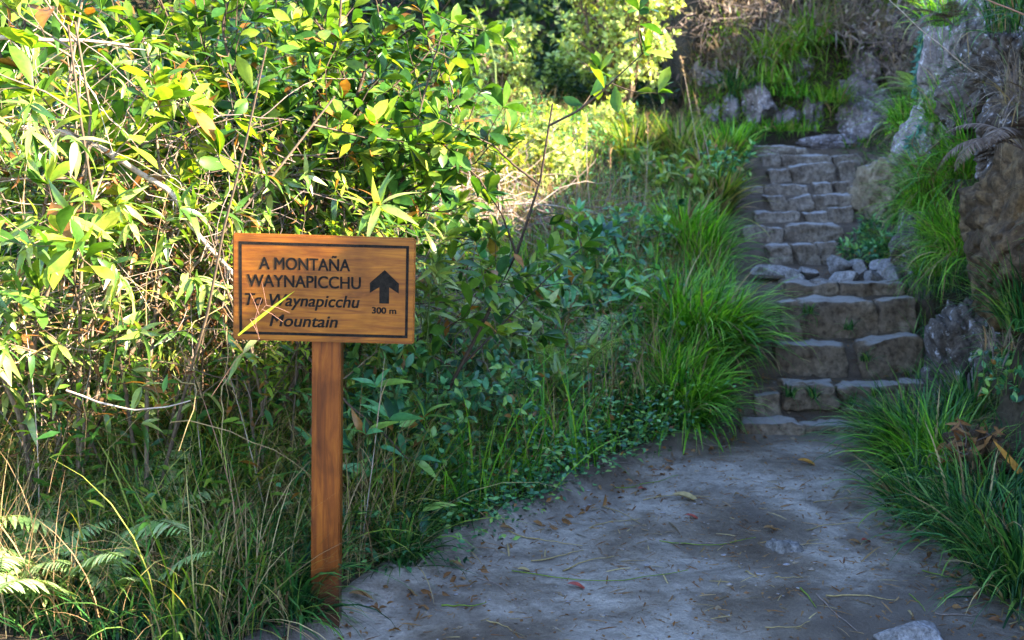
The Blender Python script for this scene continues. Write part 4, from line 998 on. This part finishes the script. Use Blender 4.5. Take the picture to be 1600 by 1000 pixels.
# bare branches
bare_branch('fallen_branch', 'long pale dead branch sagging across the hedge toward the sign corner', [at(-40, 185, 4.0), at(40, 200, 4.0), at(100, 207, 3.98), at(165, 232, 3.95), at(220, 272, 3.95), at(268, 298, 3.95), at(300, 350, 3.95), at(335, 395, 4.0), at(375, 440, 4.1)], .014, .007, 'bark_pale', 401, 10, .22)
bare_branch('fallen_branch', 'thin bleached dead branch running level near the top of the hedge', [at(-20, 62, 3.8), at(60, 62, 3.8), at(130, 60, 3.85), at(200, 70, 3.9)], .008, .004, 'bark_pale', 402, 6, .18)
bare_branch('fallen_branch', 'thin brown dead branch below the long pale one', [at(-20, 282, 3.9), at(60, 281, 3.9), at(130, 278, 3.95), at(190, 290, 4.0), at(240, 330, 4.05), at(285, 385, 4.1)], .006, .003, 'bark_mid', 403, 8, .2)
bare_branch('fallen_branch', 'dark dead branch slanting down behind the wooden post', [at(440, 500, 4.2), at(470, 545, 4.2), at(510, 590, 4.2), at(545, 630, 4.2), at(590, 670, 4.2), at(640, 720, 4.3)], .007, .003, 'bark_dark', 404, 6, .15)
bare_branch('leaning_branch', 'straight dark branch slanting up from behind the sign to a leafy tip', [at(545, 400, 4.6), at(590, 330, 4.6), at(640, 270, 4.6), at(690, 205, 4.6), at(715, 160, 4.6)], .008, .003, 'bark_dark', 405, 0, .1, leaf=('broad', .085, 7))
bare_branch('leaning_branch', 'forked dark branch rising steeply above the sign board', [at(500, 380, 4.7), at(515, 290, 4.7), at(545, 190, 4.7), at(570, 110, 4.7), at(590, 30, 4.7), at(605, -40, 4.7)], .010, .005, 'bark_dark', 406, 0, .2, leaf=('broad', .09, 9))
bare_branch('leaning_branch', 'dark branch forking off low and reaching out toward the far bushes', [at(560, 400, 4.5), at(600, 300, 4.5), at(650, 200, 4.5), at(672, 110, 4.5), at(690, 50, 4.5)], .008, .003, 'bark_dark', 411, 0, .1, leaf=('broad', .085, 8))
bare_branch('leaning_branch', 'upright leafy branch with a yellowed leaf cluster at the very top of the hedge', [at(470, 360, 4.55), at(480, 250, 4.55), at(500, 140, 4.5), at(530, 40, 4.5), at(540, -40, 4.5)], .009, .004, 'bark_dark', 412, 0, .1, leaf=('broad_yellow', .10, 9))
bare_branch('leaning_branch', 'dark leafy branch crossing behind the upright one', [at(600, 380, 4.9), at(590, 280, 4.9), at(560, 180, 4.9), at(520, 80, 4.9), at(470, -10, 4.9)], .009, .004, 'bark_dark', 413, 0, .1, leaf=('broad', .09, 9))
bare_branch('leaning_branch', 'leafy branch rising from the hedge between sign corner and yellow-green shrub', [at(400, 330, 4.4), at(390, 240, 4.4), at(360, 130, 4.4), at(350, 40, 4.4), at(370, -50, 4.4)], .008, .004, 'bark_dark', 414, 0, .1, leaf=('broad', .10, 9))
bare_branch('fallen_branch', 'curved white stem hooked low across the shaded grass', [at(100, 610, 3.5), at(150, 630, 3.5), at(210, 640, 3.5), at(260, 635, 3.5), at(300, 625, 3.52)], .0035, .002, 'bark_pale', 407, 0)
bare_branch('hanging_twig', 'bare dark twig sticking out of the cliff below the strands', [at(1500, 170, 6.6), at(1465, 225, 6.6), at(1440, 245, 6.6), at(1425, 225, 6.6), at(1430, 205, 6.6)], .006, .003, 'bark_mid', 408, 3, .12)
bare_branch('hanging_twig', 'long thin tan stem crossing the top corner of the cliff', [at(1620, 30, 4.6), at(1560, 8, 4.6), at(1500, -20, 4.6)], .0035, .0025, 'pinkstalk', 409, 0)
bare_branch('hanging_twig', 'leaning thin vine before the tall lichened slab', [at(1540, 130, 5.9), at(1480, 80, 5.9), at(1420, 30, 5.9), at(1380, -10, 5.9)], .0035, .002, 'bark_pale', 410, 5, .12)
# dead brush
tangle('dead reddish-brown brush caught in the hedge below the pale branch', at(190, 350, 4.2), (.28, .2, .22), 60, .45, 'twig', 421, 500, 'brown')
tangle('brown withered vines hanging beside the corner of the sign', at(310, 430, 4.2), (.22, .2, .25), 60, .45, 'twig', 422, 420, 'brown', vert=1.2)
tangle('grey-purple heap of dead twigs on the crest of the slope', at(855, 345, 8.3), (.6, .5, .18), 150, .8, 'twig', 423, 120, 'brown', r=.004)
tangle('sunlit dead twig heap beyond the end of the sign', at(740, 300, 8.0), (.5, .4, .25), 90, .8, 'bark_pale', 424, 60, 'brown', r=.004)
tangle('dry brown stems piled on the shaded slope by the path bend', at(880, 560, 6.1), (.4, .3, .25), 70, .5, 'twig', 425, 150, 'brown', r=.003, vert=.8)
tangle('dead twigs low in the sunny grass at the edge of the view', at(80, 480, 4.0), (.4, .3, .25), 70, .5, 'bark_pale', 426, 120, 'brown', vert=.8)
for i, (px, py, Y, lab) in enumerate([(1130, 30, 12.3, 'purplish dead brush at the top of the back wall, beside the round-leaved bush'), (1230, 25, 12.2, 'purplish dead brush over the middle of the back wall'), (1330, 30, 12.2, 'dead brush crowning the back wall toward the cliff'), (1400, 60, 11.5, 'dark dead brush in the corner of wall and cliff')]):
    tangle(lab, at(px, py, Y), (.45, .25, .24), 80, .6, 'twig', 460 + i, 300, 'thatch', r=.004, vert=.9, lsize=.07, group='dead brush on the back wall')
for i, (px, py, Y, rad, n, mt, lab) in enumerate([(60, 120, 3.95, (.5, .25, .4), 34, 'bark_pale', 'bleached tangle of thin twigs around the level dead branch'), (270, 250, 4.1, (.35, .25, .35), 40, 'twig', 'thin dead twig tangle just above the bend of the pale dead branch'),
        (150, 560, 3.8, (.5, .25, .3), 70, 'straw', 'straw-coloured tangle over the sunny grass below the lance leaves'), (400, 300, 4.4, (.3, .2, .3), 70, 'twig', 'thin dark twig tangle just over the sign corner'), (680, 480, 5.0, (.35, .3, .35), 90, 'twig', 'dim twig tangle beyond the sign post in the shaded slope'),
        (30, 330, 4.0, (.4, .25, .35), 36, 'bark_pale', 'bleached twig tangle at the edge of the view, level with the sign')]):
    tangle(lab, at(px, py, Y), rad, n, .5, mt, 480 + i, 70, 'brown', r=.0026, vert=.9, lsize=.035, group='twig tangles in the hedge')
# stump with torn bark and the orange leaf on it
rock('rotten_stump', 'torn reddish-brown rotten stump among the grass below the overhang', at(1530, 715, 4.75), (.13, .14, .15), M['overhang'], 431, .35, 14, 5, 0, 'stump')
tangle('curled brown dead leaves heaped on the rotten stump', at(1525, 705, 4.68), (.10, .08, .10), 14, .14, 'twig', 432, 130, 'brown', lsize=.06)
blade_obj('dry_leaf', 'leaf', 'long orange dry leaf leaning on the rotten stump', at(1606, 752, 4.45), at(1552, 688, 4.5), .028, 'orange', .004, 2)
# blue-green lichen strands
def strands(label, pts, n, seed):
    rg = rng_(seed); o = empty('lichen_strand', at(*pts[0])); tag(o, label, 'lichen'); c = np.array(o.location)
    P = np.array([at(*p) for p in pts]) - c; q, D, _ = along(P, rg.random(n)); st = MB(); tube(st, along(P, np.linspace(0, 1, 14))[0], .006, .003, 5); st.build('cord', M['teal'], o)
    fo = MB(); place(fo, T_SMLANCE, q, rg.normal(size=q.shape) + [0, 0, -.5], rg.normal(size=q.shape), .05 * rg.uniform(.5, 1.3, n)); fo.build('tufts', M['teal'], o)
strands('blue-green lichen strand trailing down beside the tall cliff slab', [(1452, -10, 7.4), (1442, 50, 7.5), (1436, 100, 7.6), (1430, 150, 7.7)], 260, 441)
strands('shorter blue-green strand draped on the dark rock below the fresh fern', [(1470, 160, 7.0), (1450, 190, 7.1), (1428, 210, 7.2), (1420, 230, 7.3)], 140, 442)
# small leafy plant under the overhang
for i, (px, py, Y, lab) in enumerate([(1555, 640, 5.3, 'small leafy sprig growing up in front of the dark hollow'), (1590, 660, 5.0, 'leafy sprig at the hollow edge beside the stump'), (1430, 260, 8.0, 'bright leafy plant on the cliff ledge by the strands'), (1400, 230, 9.0, 'leafy plant above the tan boulder')]):
    p = at(px, py, Y)
    shrub('leafy_sprig', lab, 'sprig', p, .32, tpl=T_ELL, size=.045, spacing=.03, mat='shade' if i < 2 else 'grass', bark='stem_green', seed=450 + i, nstem=5, spread=.6, levels=1, kids=4, tip=4, r0=.003, low=.3, kidlen=.4, group='leafy sprigs on the cliff')
# ------------------------------------------------------------------ litter on the path
def on_path(px, py):
    p = ground_at(px, py); p[2] = float(path_z(p[0:1], p[1:2])[0]) + .002; return p
LV = [(886, 930, .06, .2, 'red', 'bright red leaf lying flat near the bottom of the path'), (1070, 817, .055, .0, 'red', 'red leaf lying alone in the middle of the path'), (1192, 841, .06, .9, 'brown', 'rusty leaf just beyond the sunken path stone'),
 (1325, 858, .05, .4, 'brown', 'tan leaf a little past the sunken stone toward the cliff grass'), (1345, 860, .045, 1.2, 'red', 'small pink leaf beside the tan one by the cliff grass'), (1505, 890, .05, .5, 'red', 'pinkish leaf under the drooping cliff grass'),
 (1245, 733, .09, .1, 'orange', 'long tan leaf lying on the path short of the stairs'), (1318, 717, .10, .3, 'brown', 'brown leaf beside the big cliff tuft near the lowest step'), (1050, 787, .12, .1, 'straw', 'pale straw-coloured leaf amid green straws on the path'),
 (545, 948, .07, .7, 'brown', 'crumpled brown leaf at the foot of the sign post'), (780, 838, .06, 1.1, 'brown', 'brown leaf at the path margin beside the ground cover'), (700, 895, .05, .3, 'brown', 'faded leaf at the path edge near the strappy rosette'),
 (997, 775, .05, 1.5, 'red', 'little dark red leaf standing up by the straws on the path'), (808, 905, .05, .6, 'straw', 'silvery leaf lying on the path among straw bits'), (1370, 832, .05, .9, 'straw', 'tan leaf at the foot of the drooping strap leaves')]
for i, (px, py, sz, az, mt, lab) in enumerate(LV):
    fallen('fallen_leaf', lab, on_path(px, py), sz * 1.25, math.radians(-90) + az * .6 - .2, mt, .42)
SW = [(830, 890, 912, 868, 'green straw lying bent near the middle of the near path'), (800, 905, 1075, 905, 'longest pale straw lying level across the near path'), (745, 912, 810, 965, 'green straw pointing at the viewer on the near path'),
 (795, 840, 910, 862, 'yellowish straw at the ground cover edge of the path'), (1005, 790, 1110, 788, 'thick yellow straw in the middle distance of the path'), (1030, 856, 1180, 852, 'thin straw short of the sunken stone'),
 (1060, 858, 1140, 860, 'dark straw lying beside the thin one by the sunken stone'), (1270, 795, 1355, 790, 'thin twig by the cliff tuft on the far path'), (1210, 915, 1255, 914, 'short white straw in front of the sunken stone'),
 (1250, 935, 1275, 965, 'bent white straw near the pale rough stone'), (1275, 940, 1340, 1000, 'long thin straw ending at the pale rough stone'), (1195, 995, 1265, 985, 'tan twig at the very bottom of the path'),
 (1290, 946, 1400, 950, 'brown twig between the two path stones'), (1420, 940, 1445, 968, 'curled grey twig by the drooping tuft'), (1460, 975, 1530, 978, 'brown twig under the corner grass'), (1165, 905, 1185, 915, 'short twig in the near middle of the path'),
 (1260, 840, 1350, 830, 'faint straw lying past the rusty leaf'), (960, 770, 1060, 752, 'straw at the far margin of the path'), (900, 745, 990, 735, 'pale root-like straw under the low tufts'), (920, 835, 1000, 820, 'greenish straw at mid path'),
 (940, 800, 1000, 830, 'crossed straw at mid path'), (690, 960, 760, 955, 'brown twig near the strappy rosette'), (1090, 700, 1160, 712, 'straw at the foot of the stairs'), (760, 985, 800, 1000, 'straw at the bottom edge by the sign side'),
 (880, 905, 960, 880, 'green straw crossing the longest one'), (1440, 905, 1500, 915, 'white straw in the dark margin by the cliff tuft')]
for i, (ax, ay, bx, by, lab) in enumerate(SW):
    rg = rng_(500 + i); a = ground_at(ax, ay); b_ = ground_at(bx, by); n = 9; s = np.linspace(0, 1, n)[:, None]
    P = a + (b_ - a) * s + norm(np.cross(b_ - a, [0, 0, 1.])) * np.sin(np.pi * s) * np.linalg.norm(b_ - a) * rg.uniform(-.15, .15)
    P[:, 2] = path_z(P[:, 0], P[:, 1]) + .003 + .006 * rg.random(n)
    mb = MB(); tube(mb, P - a, .0022 if i % 3 else .0034, .0012, 5)
    o = mb.build('fallen_straw', M[['straw', 'grass_mid', 'twig', 'straw'][i % 4]]); o.location = [float(q) for q in a]
    tag(o, lab, 'straw', 'straws and twigs lying on the path')
# ------------------------------------------------------------------ masses nobody could count
def scatter_xy(rg, n, x0, x1, y0, y1, keep):
    x = rg.uniform(x0, x1, n); y = rg.uniform(y0, y1, n); k = keep(x, y, rg); x, y = x[k], y[k]
    return np.stack([x, y, G(x, y) - .01], 1)
def grass_mass(name, label, P, L, W, spread, droop, mat, seed, clump=.5):
    rg = rng_(seed); n = len(P); mb = MB()
    az = rg.uniform(0, 6.28, n); k = .6 + .4 * fbm(P[:, 0], P[:, 1], 4, seed)
    blades(mb, P, az, np.abs(rg.normal(size=n)) * spread, droop * rg.uniform(.3, 1.4, n), L * rg.uniform(.4, 1.15, n) * np.clip(k, .35, 1.2), W * rg.uniform(.5, 1.25, n), 6, rg)
    return tag(mb.build(name, M[mat]), label, 'grass', None, 'stuff')
rg = rng_(900)
left = lambda d0: (lambda x, y, r: (XL(y) - x > d0))
P = scatter_xy(rg, 23000, -3.4, -.3, 3.2, 6.0, lambda x, y, r: (XL(y) - x > .18 + .22 * r.random(len(x))) & ((y > 3.72) | (x < -.66)) & ~((x < -1.05) & (y < 3.55)))
grass_mass('meadow_grass', 'tall mixed green and yellow grass covering the ground of the hedge', P, .78, .009, .45, 1.45, 'grass_mid', 901)
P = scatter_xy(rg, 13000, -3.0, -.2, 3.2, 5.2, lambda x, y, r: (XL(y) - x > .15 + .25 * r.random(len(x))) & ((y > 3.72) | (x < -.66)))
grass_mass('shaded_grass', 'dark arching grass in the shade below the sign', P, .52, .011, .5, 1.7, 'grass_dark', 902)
P = scatter_xy(rg, 10000, -3.2, -.4, 3.2, 5.5, lambda x, y, r: (XL(y) - x > .2) & ((y > 3.72) | (x < -.66)))
grass_mass('dry_grass', 'straw-coloured dead grass mixed into the hedge', P, .95, .0045, .5, 1.1, 'straw', 903)
P = scatter_xy(rg, 16000, -3.5, 2.4, 6.0, 12.5, lambda x, y, r: (XL(y) - x > .12 + .2 * r.random(len(x))))
grass_mass('slope_grass', 'green grass covering the slope beside the stairs', P, .42, .008, .4, 1.3, 'grass', 904)
P = scatter_xy(rg, 7000, -3.5, 2.0, 8.0, 13.0, lambda x, y, r: (XL(y) - x > .3))
grass_mass('crest_grass', 'pale dry grass on the crest of the slope', P, .55, .006, .35, 1.0, 'straw', 905)
P = scatter_xy(rg, 9000, 1.5, 3.2, 3.0, 8.6, lambda x, y, r: (x - XR(y) > .02) & (x - XR(y) < .6))
grass_mass('verge_grass', 'dark grass along the foot of the cliff', P, .34, .008, .5, 1.6, 'grass_dark', 906)
P = scatter_xy(rg, 4200, -.6, 1.9, 4.6, 9.0, lambda x, y, r: (XL(y) - x > .25))
grass_mass('dry_stems', 'dead brown stems standing through the shaded slope', P, 1.0, .005, .35, .8, 'straw', 907)
P = scatter_xy(rg, 5200, -.6, 1.6, 4.4, 8.0, lambda x, y, r: (XL(y) - x > .18))
grass_mass('long_slope_grass', 'long dark grass leaning over the shaded slope', P, .88, .010, .4, 1.3, 'grass', 908)
# small-leaved ground cover
def cover(name, label, P, h, size, mat, seed, tpl=T_SMALL, per=16):
    rg = rng_(seed); n = len(P); acc = MB(); st = MB()
    a = rg.uniform(0, 6.28, n); hh = h * rg.uniform(.4, 1.15, n) * (.7 + .5 * fbm(P[:, 0], P[:, 1], 3.3, seed))
    top = P + np.stack([np.cos(a) * hh * .45, np.sin(a) * hh * .45, hh], 1)
    u = rg.random((n, per)) ** .7
    Q = P[:, None] + (top - P)[:, None] * u[..., None] + rg.normal(size=(n, per, 3)) * np.array([.028, .028, .015]) * (h / .35)
    D = rg.normal(size=(n * per, 3)) * [1, 1, .35] + [0, 0, .1]
    U = norm(np.array([0, 0, 1.]) + rg.normal(size=(n * per, 3)) * .4)
    place(acc, tpl, Q.reshape(-1, 3), D, U, size * rg.uniform(.55, 1.3, n * per))
    return tag(acc.build(name, M[mat]), label, 'ground cover', None, 'stuff')
P = scatter_xy(rg, 1900, -.75, 1.3, 3.9, 6.6, lambda x, y, r: (XL(y) - x > .04 + .12 * r.random(len(x))) & (XL(y) - x < 1.4))
cover('ground_cover', 'bluish small-leaved creeping plants along the path edge', P, .36, .034, 'shade', 911)
P = scatter_xy(rg, 800, -1.2, 1.0, 4.4, 7.2, lambda x, y, r: (XL(y) - x > .35))
cover('taller_ground_cover', 'taller leafy weeds on the shaded slope', P, .5, .038, 'shade', 912, T_ELL)
P = scatter_xy(rg, 1300, -3.5, 1.4, 7.0, 11.5, lambda x, y, r: (XL(y) - x > .35))
cover('slope_undergrowth', 'small-leaved undergrowth on the upper slope', P, .45, .045, 'shade', 913, T_SMLANCE)
P = scatter_xy(rg, 900, -3.4, -1.0, 3.6, 6.5, lambda x, y, r: x < 9)
cover('hedge_undergrowth', 'leafy undergrowth in the sunny hedge', P, .9, .055, 'broad', 914, T_SMLANCE, 22)
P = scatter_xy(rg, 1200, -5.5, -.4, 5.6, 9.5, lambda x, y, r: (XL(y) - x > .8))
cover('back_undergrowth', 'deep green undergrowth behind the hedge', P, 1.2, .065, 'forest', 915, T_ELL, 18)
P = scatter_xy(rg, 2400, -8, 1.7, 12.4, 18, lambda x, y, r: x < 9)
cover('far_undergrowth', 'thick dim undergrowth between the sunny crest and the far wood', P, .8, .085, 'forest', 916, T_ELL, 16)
# far forest shaded by the added hill, back wall thatch, moss
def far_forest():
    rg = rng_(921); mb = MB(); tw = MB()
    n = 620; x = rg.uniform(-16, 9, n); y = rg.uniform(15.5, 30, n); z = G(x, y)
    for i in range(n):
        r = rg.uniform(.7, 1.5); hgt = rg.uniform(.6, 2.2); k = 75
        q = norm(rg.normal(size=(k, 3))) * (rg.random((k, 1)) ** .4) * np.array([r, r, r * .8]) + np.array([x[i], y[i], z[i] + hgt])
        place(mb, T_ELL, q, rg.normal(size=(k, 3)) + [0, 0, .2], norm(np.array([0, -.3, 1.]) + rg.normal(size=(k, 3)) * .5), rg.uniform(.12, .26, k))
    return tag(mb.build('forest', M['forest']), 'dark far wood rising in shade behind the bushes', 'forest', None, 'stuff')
far_forest()
def wall_growth(name, label, n, x0, x1, z0, z1, L, W, mat, seed, droop, keep=None):
    """grass hanging on the steep earth wall: found by walking y back until the ground rises past the wanted height"""
    rg = rng_(seed); x = rg.uniform(x0, x1, n); z = rg.uniform(z0, z1, n)
    ys = np.linspace(11.0, 14.5, 60); ZZ = G(x[:, None] + 0 * ys, ys[None] + 0 * x[:, None]); i = np.argmax(ZZ > z[:, None], 1); y = ys[i] - .03
    k = i > 0
    if keep is not None: k &= fbm(x, z, 2.0, seed) > keep
    P = np.stack([x, y, z], 1)[k]; n = len(P); mb = MB()
    blades(mb, P, math.radians(-95) + rg.normal(size=n) * .7, rg.uniform(.5, 1.3, n), rg.uniform(.7, 1.6, n) * droop, L * rg.uniform(.4, 1.2, n), W * rg.uniform(.6, 1.3, n), 6, rg)
    return tag(mb.build(name, M[mat]), label, 'dead grass' if mat == 'thatch' else 'moss', None, 'stuff')
wall_growth('hanging_grass', 'dead purplish-brown grass hanging thickly on the back wall', 6500, 1.6, 5.6, 2.3, 4.3, .5, .010, 'thatch', 931, 1.2, -.12)
wall_growth('wall_moss', 'green moss and fine grass in patches on the back wall', 9000, 1.8, 5.2, 1.6, 3.7, .22, .012, 'moss', 932, 1.1, .02)
wall_growth('wall_fringe', 'pale dry grass fringe at the top of the back wall', 2500, 1.8, 5.6, 3.0, 4.4, .6, .007, 'straw', 933, 1.2, .1)
# growth on the cliff face
def cliff_growth(name, label, n, y0, y1, z0, z1, L, W, mat, seed, droop=1.3, keep=None, cat='moss'):
    rg = rng_(seed); y = rg.uniform(y0, y1, n); z = rg.uniform(z0, z1, n); xs = np.linspace(1.6, 5.0, 90)
    ZZ = G(xs[None] + 0 * y[:, None], y[:, None] + 0 * xs); XX = np.broadcast_to(xs, ZZ.shape)
    ok = (ZZ > z[:, None]) & (XX > XR(y)[:, None]); i = np.argmax(ok, 1); k = i > 0
    if keep is not None: k &= fbm(y, z, 2.3, seed) > keep
    P = np.stack([xs[i] - .02, y, z], 1)[k]; n = len(P); mb = MB()
    blades(mb, P, math.radians(200) + rg.normal(size=n) * .7, rg.uniform(.5, 1.3, n), rg.uniform(.6, 1.6, n) * droop, L * rg.uniform(.4, 1.2, n), W * rg.uniform(.6, 1.3, n), 6, rg)
    return tag(mb.build(name, M[mat]), label, cat, None, 'stuff')
cliff_growth('cliff_moss', 'moss and short grass growing over the cliff', 18000, 1.2, 11.5, .5, 3.2, .2, .009, 'grass_dark', 941, 1.3, -.1)
cliff_growth('cliff_herbs', 'fresh grass and weeds on the cliff ledges', 5000, 5.0, 10.5, .8, 3.0, .3, .010, 'grass', 944, 1.4, .15)
cliff_growth('cliff_thatch', 'dead brown grass matted on the cliff', 8500, 1.2, 11.5, .9, 3.4, .4, .007, 'thatch', 942, 1.3, 0, 'dead grass')
P = scatter_xy(rg, 2600, 2.2, 4.6, -3, 11, lambda x, y, r: (x - XR(y) > .95) & (x - XR(y) < 1.7))
grass_mass('added_cliff_top_grass', 'unseen grass added along the cliff top to break up its shade', P, .4, .012, .4, 1.2, 'grass_mid', 943)  # out-of-view fringe added to give the cliff's shadow a ragged edge
# crumbs on the path
def crumbs():
    rg = rng_(951); mb = MB(); P = scatter_xy(rg, 12000, -.9, 2.6, 2.7, 8.5, lambda x, y, r: (x > XL(y) - .1) & (x < XR(y) + .1))
    P[:, 2] = path_z(P[:, 0], P[:, 1]) + .002; n = len(P); k = n // 2
    D = rg.normal(size=(n, 3)) * [1, 1, .06]; U = norm(np.array([0, 0, 1.]) + rg.normal(size=(n, 3)) * .3)
    place(mb, leaf_tpl('lance', .09, 2, .1, .1), P[:k], D[:k], U[:k], .055 * rg.uniform(.3, 1.6, k)); place(mb, T_SMALL, P[k:], D[k:], U[k:], .016 * rg.uniform(.4, 1.5, n - k))
    return tag(mb.build('path_litter', M['brown']), 'tiny dead leaf and straw crumbs strewn over the path', 'litter', None, 'stuff')
crumbs()
def straw_bits():
    rg = rng_(955); mb = MB(); P = scatter_xy(rg, 1200, -.8, 2.5, 2.8, 7.5, lambda x, y, r: (x > XL(y) - .1) & (x < XR(y) + .1) & (fbm(x, y, 1.4, 8) > -.1))
    P[:, 2] = path_z(P[:, 0], P[:, 1]) + .004; n = len(P)
    place(mb, leaf_tpl('lance', .05, 3, .1, .15), P, rg.normal(size=(n, 3)) * [1, .6, .04], norm(np.array([0, 0, 1.]) + rg.normal(size=(n, 3)) * .2), .10 * rg.uniform(.3, 1.7, n))
    return tag(mb.build('straw_litter', M['straw']), 'short straw bits scattered over the path', 'litter', None, 'stuff')
straw_bits()
def edge_litter():
    rg = rng_(957); mb = MB(); P = scatter_xy(rg, 4500, -.9, 2.8, 2.9, 7.0, lambda x, y, r: (np.abs(XL(y) - x + .02) < .16 * r.random(len(x))) | (np.abs(XR(y) - x) < .16 * r.random(len(x))))
    P[:, 2] = path_z(P[:, 0], P[:, 1]) + .006 + .012 * rg.random(len(P)); n = len(P)
    place(mb, leaf_tpl('ell', .42, 3, .7, .5), P, rg.normal(size=(n, 3)) * [1, 1, .3], norm(np.array([0, 0, 1.]) + rg.normal(size=(n, 3)) * .5), .034 * rg.uniform(.4, 1.5, n))
    return tag(mb.build('leaf_litter', M['brown']), 'dead brown leaves gathered along both edges of the path', 'litter', None, 'stuff')
edge_litter()
def pebbles():
    rg = rng_(961); mb = MB(); V, F = ICO[3]; bm = None
    P = scatter_xy(rg, 1500, -.9, 2.5, 2.8, 8.3, lambda x, y, r: (x > XL(y) - .15) & (x < XR(y) + .15) & (fbm(x, y, 2.0, 4) > -.15))
    bmx = bmesh.new(); bmesh.ops.create_icosphere(bmx, subdivisions=1, radius=1); V = np.array([v.co[:] for v in bmx.verts]); F = np.array([[v.index for v in f.verts] for f in bmx.faces]); bmx.free()
    for p in P:
        q = V * (1 + .3 * rg.normal(size=(len(V), 1))) * (.004 + .010 * rg.random() ** 4) * np.array([1.2, 1.0, .6])
        mb.add(q + np.array([p[0], p[1], float(path_z(p[0:1], p[1:2])[0])]), F)
    return tag(mb.build('pebbles', M['boulder'], None, False), 'small pebbles and grit pressed into the path', 'pebbles', None, 'stuff')
pebbles()
